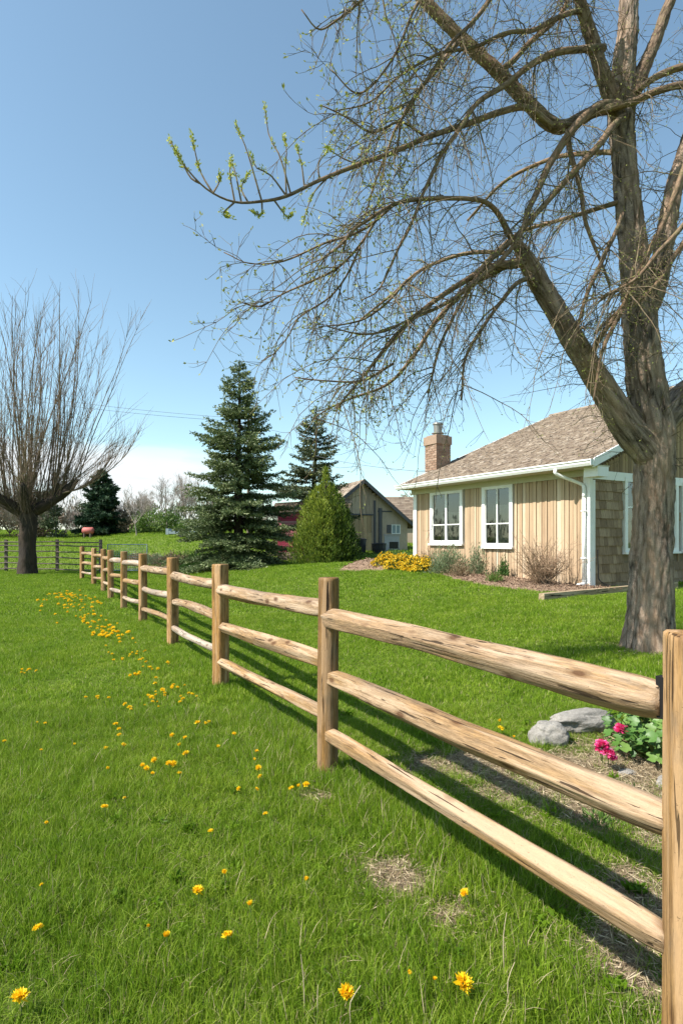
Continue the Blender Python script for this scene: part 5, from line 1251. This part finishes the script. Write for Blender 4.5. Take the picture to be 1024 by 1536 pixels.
near=[(30,1497,1.5,'large half closed yellow dandelion in the lower left corner'),(57,1393,1.0,'yellow dandelion above the lower left corner flower'),(63,1327,.45,'tiny yellow bud by the left edge above the corner flowers'),(70,1234,.55,'small yellow dandelion by the left edge, mid lawn'),
 (157,1211,1.1,'bright yellow dandelion left of centre in the open lawn'),(187,1197,.55,'small dandelion just right of the bright one on the open lawn'),(297,1337,1.35,'large dandelion in the lawn, lower of a close pair'),(336,1309,1.0,'dandelion upper right of the large paired one'),
 (250,1405,1.1,'tilted yellow dandelion near the bottom left third'),(223,1389,.55,'tiny dandelion left of the tilted one'),(341,1404,1.1,'dandelion right of the tilted one near the bottom'),(375,1358,1.0,'flat yellow dandelion in the lawn above the bottom centre'),
 (316,1247,.75,'small dandelion alone in the middle of the lawn'),(398,1221,.75,'small dandelion left of the round post foot'),(460,1320,.9,'upright dandelion below the round post'),(519,1489,1.4,'round yellow dandelion at the bottom centre'),
 (694,1475,1.7,'largest open dandelion at the bottom, right of centre'),(612,1460,.7,'small dandelion left of the largest open one'),(652,1470,.6,'dull orange dandelion beside the largest open one'),(697,1340,1.1,'open dandelion beside the bare soil patch'),
 (388,1152,1.15,'brightest flower of the cluster left of the round post'),(381,1140,.9,'top flower of the cluster left of the round post'),(390,1165,.9,'lower flower of the cluster left of the round post'),(358,1183,.75,'flower at left foot of the cluster'),(385,1184,.75,'flower directly under the cluster left of the post'),
 (437,1183,1.0,'left flower of three beside the round post foot'),(448,1180,1.0,'middle flower of three beside the round post foot'),(459,1177,1.1,'right flower of three beside the round post foot'),(385,1127,.8,'small flower above the cluster left of the round post'),
 (351,1101,1.0,'bright flower in the lawn between second and third post'),(327,1121,1.1,'flower left and below the bright one between the posts'),(750,1082,1.1,'upper dandelion of the group behind the fence'),(750,1093,1.3,'lower dandelion of the group behind the fence'),(770,1106,.9,'dandelion just above the middle rail'),(862,1075,1.2,'wide dandelion behind the fence below the top rail'),
 (220,1153,1.1,'bright flower of a small pair in the left lawn'),(214,1148,.9,'upper flower of a small pair in the left lawn'),(229,1160,.7,'small flower right of the pair in the left lawn'),(161,1153,.9,'single flower left of the pair in the left lawn'),(112,1117,.8,'orange tinted flower in the upper left lawn'),
 (62,1125,.6,'tiny flower near the left edge below the upper row'),(7,1112,.8,'flower at the very left edge of the lawn'),(68,1085,.7,'small flower of a left edge pair'),(56,1084,.6,'smaller flower of a left edge pair')]
for a,b,s,l in near: dandelion(a,b,l,s*.92 if b>1100 else s)
sc=[]
def clusterpts(cx,cy,sx,sy,n,lab,slope=0):
    for _ in range(n):
        dx=random.gauss(0,sx); sc.append((cx+dx,cy+random.gauss(0,sy)+slope*dx,lab))
clusterpts(35,1008,14,2.5,6,'small yellow flower in the row near the left edge')
clusterpts(150,1048,8,1.5,4,'small yellow flower in the short row on the left lawn')
clusterpts(215,1000,16,7,16,'yellow flower in the loose cluster left of the fifth post')
clusterpts(255,1035,24,9,22,'yellow flower in the cluster left of the third post')
clusterpts(235,1055,30,5,9,'yellow flower scattered below the cluster')
clusterpts(195,975,20,7,16,'yellow flower in the middle of the flower drift')
clusterpts(160,945,16,5,30,'yellow flower in the bright patch of the drift')
clusterpts(140,930,22,7,18,'yellow flower in the upper drift')
clusterpts(110,905,24,7,46,'yellow flower in the far end of the drift by the fence')
clusterpts(95,892,16,3.5,30,'yellow flower in the farthest patch near the pollard')
clusterpts(255,1120,16,22,8,'lone yellow flower on the open lawn left of the fence')
clusterpts(308,1085,6,2,3,'small yellow flower in the pair near the third post')
clusterpts(190,1110,20,22,5,'lone small yellow flower on the left lawn')
for a,b,l in sc:
    if a<4 or b<884: continue
    d=F*EYE/(b-HZ)
    # keep them on the camera side of the fence
    x=(a-512)*d/F; u=(x-FP[0])*FN[0]+(d-FP[1])*FN[1]
    if u>-.25: continue
    dandelion(a,b,l,random.uniform(.75,1.25)*(1.0 if b>960 else 1.65),parts=b>985,hh=.06)
for k,(a,b,L_) in enumerate(((457,1476,.22),(478,1490,.14),(756,1420,.26),(763,1470,.18),(527,1500,.16),(335,1120,.12))):
    x,y=ground_at(a,b+ (45 if b>1400 else 10)); g=G(x,y); mb=MB(); tube(mb,smooth([(x,y,g),(x-.004,y,g+L_*.5),(x-.012+.01*k,y,g+L_*.85)],6),np.linspace(.0022,.0012,6),5)
    tag(mb.build('dry_stalk',M['strawstem']),['pale dry stalk standing at the bottom centre left','short dry stalk right of the tall centre one','tall thin dry stalk right of the largest dandelion','short dry stalk near the right bare patch','dry stalk behind the bottom centre dandelion','thin dry stalk between second and third post'][k],'dry stalk')

# ------------------------------------------------------------------ background
for k,(px_,d,H,sp,m,lab,cat) in enumerate((
   (-30,58,4.6,.9,'farshoot','bare brown thicket bush at the far left edge','bush'),(15,60,5.0,.9,'farshoot','tall bare brown bush behind the dark cross fence','bush'),(52,58,4.2,.9,'farshoot','bare brown bush just right of the pollard trunk','bush'),
   (96,60,3.3,1.0,'farshoot','low bare brown bush left of the distant conifer','bush'),(200,62,3.4,1.0,'farshoot','low bare bush right of the distant conifer','bush'),
   (205,55,4.0,.7,'farshoot','small round crowned bare tree right of the distant conifer','tree'),(250,58,5.0,.75,'farshoot','pale bare tree left of the tall spruce','tree'),(272,60,5.4,.6,'farshoot','taller pale bare tree beside the tall spruce','tree'),
   (232,78,4.2,1.1,'farshoot','far hazy bare tree between two bare trees','tree'),(300,74,4.8,1.0,'farshoot','far bare tree partly behind the tall spruce','tree'),(176,76,4.2,1.1,'farshoot','far bare tree behind the distant conifer','tree'))):
    bare_tree('bare_bush' if cat=='bush' else 'bare_tree',(px_-512)*d/F,d,H,sp,lab,cat,70+k,m,9 if cat=='bush' else 6,trunk_h=.06 if cat=='bush' else .28,rscale=.8,tw=3.0,upright=.8)
# evergreen-ish round tree left
def leafball(name,x,y,H,rx,n,leaf,label,cat,seed,ll,th=.25,zlow=0.0):
    rs2=np.random.default_rng(seed); g=G(x,y); root=thing(name,(x,y,g),label,cat); mb=MB()
    tube(mb,[(x,y,g-.1),(x,y,g+H*th),(x,y,g+H*.7)],[.06*H*.5,.05*H*.4,.02],6); mb.build('trunk',M['farshoot'],root)
    k=9; cc=np.stack([rs2.normal(0,.42,k)*rx,rs2.normal(0,.4,k)*rx,H*(zlow+(.95-zlow)*rs2.random(k)**.9)],-1); rr=rx*rs2.uniform(.28,.55,k)
    idx=rs2.integers(0,k,n); q=rs2.normal(size=(n,3)); q/=np.linalg.norm(q,axis=1)[:,None]; q*=(rs2.random(n)**.4)[:,None]
    c=cc[idx]+q*rr[idx][:,None]*[1,1,.8]; c[:,2]=np.clip(c[:,2],.02,None); c+= [x,y,g]
    tn=np.clip(.5+rs2.normal(0,.2,n)+.12*rs2.normal(size=k)[idx],0,1)
    mb=MB(); cards(mb,c,rs2.normal(size=(n,3))+[0,0,.4],ll*rs2.uniform(.7,1.3,n),ll*.45,tn); mb.build('foliage',M[leaf],root); return root
leafball('evergreen_tree',-28.2,58,4.4,2.0,3000,'needle3','rounded grey green tree right of the pollard trunk','tree',3,.32)
leafball('evergreen_bush',-34.5,57,2.6,2.4,2200,'dryleaf','brown leafy bush left behind the pollard','bush',4,.3,.1)
leafball('evergreen_bush',-31.0,60,2.2,3.0,2400,'dryleaf','low brown hedge bush right behind the pollard','bush',5,.3,.1)
leafball('evergreen_bush',-39,60,3.0,3.2,2600,'dryleaf','brown bush at the far left edge of the field','bush',6,.3,.1)
leafball('evergreen_bush',-19.3,59,2.1,2.6,2200,'shrub','low green bush right of the distant conifer','bush',7,.26,.1)
leafball('evergreen_bush',-15.2,58,1.9,2.8,2400,'shrub','low spreading green bush left of the tall spruce','bush',8,.26,.1)
leafball('evergreen_bush',-12.0,52,2.4,2.0,2200,'needle3','dull green bush behind the left skirt of the tall spruce','bush',9,.22,.1)
leafball('evergreen_bush',-22.5,62,1.8,3.0,2000,'dryleaf','low brown bush behind the distant conifer','bush',10,.3,.1)
# far wooded strip; left arm is out of view, added for the windows to reflect
mb=MB(); n=26000
x=rng.uniform(-130,60,n); y=rng.uniform(92,104,n); x[:6000]=rng.uniform(-66,-58,6000); y[:6000]=rng.uniform(-30,92,6000); h=(2.4+1.6*np.sin(x*.21)+1.2*np.sin(x*.53+1)+.8*np.sin(x*1.3))
z=gz(x,y)+np.abs(rng.random(n))**.8*np.clip(h+1.0,.6,None)
cards(mb,np.stack([x,y,z],-1),rng.normal(0,.3,(n,3))+[0,0,1],rng.uniform(.5,1.1,n),rng.uniform(.12,.3,n),rng.random(n))
tag(mb.build('far_wood',leafmat('far_wood_twigs',[(0,(.12,.11,.085)),(.6,(.20,.18,.14)),(1,(.28,.26,.19))],.1,.95)),'hazy brown line of leafless trees along the horizon','woodland',kind='stuff')
# garden bed plants beyond the fence
spots=[(160,34,.45,.9,'shrub','bright green iris clump left in the far garden'),(182,34.5,.45,.9,'shrub','bright green iris clump right in the far garden'),(235,31,.5,.8,'greyleaf','grey green leftmost clump of the garden patch'),(262,30,.6,1.0,'dryleaf','dry brown clump amid the garden patch'),
 (285,30.5,.6,.9,'shrub','green clump right of the dry brown garden clump'),(312,28.5,.7,.9,'shrub','green clump by the tall spruce foot'),(330,25.2,.45,.8,'greyleaf','grey green clump under the tall spruce'),(300,27.3,.35,.9,'dkleaf','dark low clump in the soil left of the spruce'),(215,33,.4,1.0,'dryleaf','dry clump behind the fence posts'),(392,25.5,.4,.9,'greyleaf','low grey clump right below the tall spruce')]
for k,(px_,d,H,rx,lf_,lab) in enumerate(spots):
    x=(px_-512)*d/F; shrub('garden_clump',x,d,G(x,d)-.02,rx,H,1500,lf_,lab,'plant',90+k,.16,.035,12,.9,'stem')
shrub('garden_clump',-6.6,29.8,G(-6.6,29.8),1.5,.3,2600,'dkleaf','wide dark ground plant mass in the garden soil','plant',120,.12,.03,16,.6,'stem')
shrub('garden_clump',2.3,23.5,G(2.3,23.5)-.05,1.1,.42,5200,'shrub','long green leafy clump left of the house corner','plant',121,.14,.02,20,1.6,'stem')
# horizontal tank and trailer
x,y=-24.6,57.0; g=G(x,y)+.1; t_=thing('fuel_tank',(x,y,g),'faded red horizontal tank beside the distant conifer','tank'); mb=MB()
tube(mb,[(x-.55,y,g+.6),(x-.5,y,g+.6),(x-.4,y,g+.6),(x+.45,y,g+.6),(x+.55,y,g+.6),(x+.6,y,g+.6)],[.1,.24,.33,.33,.24,.1],14); mb.build('tank_body',M['pinkpaint'],t_,smooth=True)
for sx in (-.3,.3):
    mb=MB(); box(mb,x+sx-.05,x+sx+.05,y-.25,y+.25,g-.3,g+.4); mb.build('leg',M['pole'],t_)
x,y=-13.4,50.0; g=G(x,y); t_=thing('trailer',(x,y,g),'low pale blue flat trailer beyond the garden','trailer'); mb=MB()
box(mb,x-1.1,x+1.5,y-.7,y+.7,g+.3,g+.55); mb.build('bed',M['bluepaint'],t_); mb=MB(); box(mb,x-1.35,x-1.12,y-.7,y+.7,g+.25,g+.75); mb.build('headboard',M['bluepaint'],t_)
for sy in (-.8,.8):
    mb=MB(); tube(mb,[(x,y+sy-.08,g+.28),(x,y+sy+.08,g+.28)],.28,14); mb.build('wheel',M['junk'],t_)
# hose / board under spruce
# overhead wires and their poles
def wire(name,a,b,sag,lab,r=.012):
    a=np.array(a);b=np.array(b); t=np.linspace(0,1,24)[:,None]; p=a*(1-t)+b*t-np.array([0,0,1])*sag*4*t*(1-t)
    mb=MB(); tube(mb,p,r,4,cap=False); tag(mb.build(name,M['wire']),lab,'wire','overhead wires')
pa=P(-150,560,48); pb=P(372,628,48)
for (p,lab) in ((pb,'wooden utility pole hidden behind the tall spruce'),(pa,'wooden utility pole beyond the left edge')):
    x,y=p[0],p[1]+.2; g=G(x,y); t_=thing('utility_pole',(x,y,g),lab,'pole'); mb=MB(); tube(mb,[(x,y,g-.2),(x,y,p[2]+.35)],[.14,.10],8); mb.build('shaft',M['pole'],t_); mb=MB(); box(mb,x-.7,x+.7,y-.14,y-.06,p[2]-.05,p[2]+.08); mb.build('crossarm',M['pole'],t_)
wire('overhead_wire',pa,pb,.5,'upper of the two wires strung left of the tall spruce'); wire('overhead_wire',pa+[0,.1,-.42],pb+[0,.1,-.25],.5,'lower of the two wires strung left of the tall spruce')
cw=TH(np.array([[LW+.1,1.0,3.6]]))[0]
wire('overhead_wire',P(372,640,48)+[0,-.2,0],cw,.7,'thin service wire from the spruce side to the house roof',.008)

# ------------------------------------------------------------------ camera, light, sky
cam=bpy.data.cameras.new('camera'); co=bpy.data.objects.new('camera',cam); C.objects.link(co)
co.location=(0,0,EYE); co.rotation_euler=(R(90),0,0); cam.sensor_fit='VERTICAL'; cam.sensor_height=36; cam.sensor_width=24; cam.lens=36*F/1536; cam.shift_y=43/1536; cam.clip_end=3000
bpy.context.scene.camera=co
EL=48; sd=Vector((-.93,-.37,0)).normalized()*math.cos(R(EL)); sd.z=math.sin(R(EL))
su=bpy.data.lights.new('sun','SUN'); su.energy=5.0; su.angle=R(.5); su.color=(1,.955,.88); so=bpy.data.objects.new('sun',su); C.objects.link(so)
so.rotation_euler=sd.to_track_quat('Z','Y').to_euler()
w=bpy.data.worlds.new('World'); bpy.context.scene.world=w; w.use_nodes=True; nt=w.node_tree
for n in list(nt.nodes): nt.nodes.remove(n)
h=N(nt)
sky=h.n('ShaderNodeTexSky',sky_type='NISHITA',sun_disc=False,sun_elevation=R(EL),sun_rotation=math.atan2(sd.x,sd.y)%(2*math.pi),altitude=0,air_density=1.0,dust_density=.6,ozone_density=1.3)
gen=h.n('ShaderNodeTexCoord').outputs['Generated']; sep=h.n('ShaderNodeSeparateXYZ',{0:gen})
zz=sep.outputs['Z']; xx=sep.outputs['X']; yy=sep.outputs['Y']
cl=h.noise(h.mapv(gen,(3.2,3.2,17),(1.3,.2,.4)),1,7,.55,.2)
cl2=h.noise(h.mapv(gen,(8,8,40),(4,.2,.4)),1,6,.6,.3)
band=h.ramp(zz,[(0,.60),(.03,.62),(.065,.42),(.085,.52),(.115,.85),(.14,.86),(.155,.45),(.2,0)])
azi=h.math('ARCTAN2',xx,yy)
azm=h.ramp(h.math('MULTIPLY_ADD',azi,1.0,.75),[(.0,0),(.12,.75),(.3,1),(.47,1),(.62,.30),(.75,.0),(1,0)])
den=h.math('ADD',h.math('MULTIPLY',h.math('MULTIPLY',band,azm),1.0),h.math('MULTIPLY',h.math('SUBTRACT',cl,.5),1.5))
den=h.math('ADD',den,h.math('MULTIPLY',h.math('SUBTRACT',cl2,.5),.5))
den=h.math('MULTIPLY',h.ramp(den,[(.32,0),(.66,.85)]),h.ramp(zz,[(0,1),(.13,1),(.165,0)]))
sat=h.mix(1.0,h.n('ShaderNodeHueSaturation',{'Saturation':.93,'Color':sky.outputs[0]}).outputs[0],(.88,1.0,.92),'MULTIPLY')
ccol=h.mix(cl2,(3.9,4.0,4.2),(4.9,4.9,4.9))
col=h.mix(den,sat,ccol)
bg=h.n('ShaderNodeBackground',{'Color':col,'Strength':.13}).outputs[0]
h.n('ShaderNodeOutputWorld',{'Surface':bg})
vs=bpy.context.scene.view_settings; bpy.context.scene.display_settings.display_device='sRGB'
vs.view_transform='Standard'; vs.look='None'; vs.exposure=.88; vs.gamma=1; vs.use_curve_mapping=False
cy=bpy.context.scene.cycles; cy.max_bounces=8; cy.transparent_max_bounces=16; cy.use_denoising=True; cy.diffuse_bounces=4
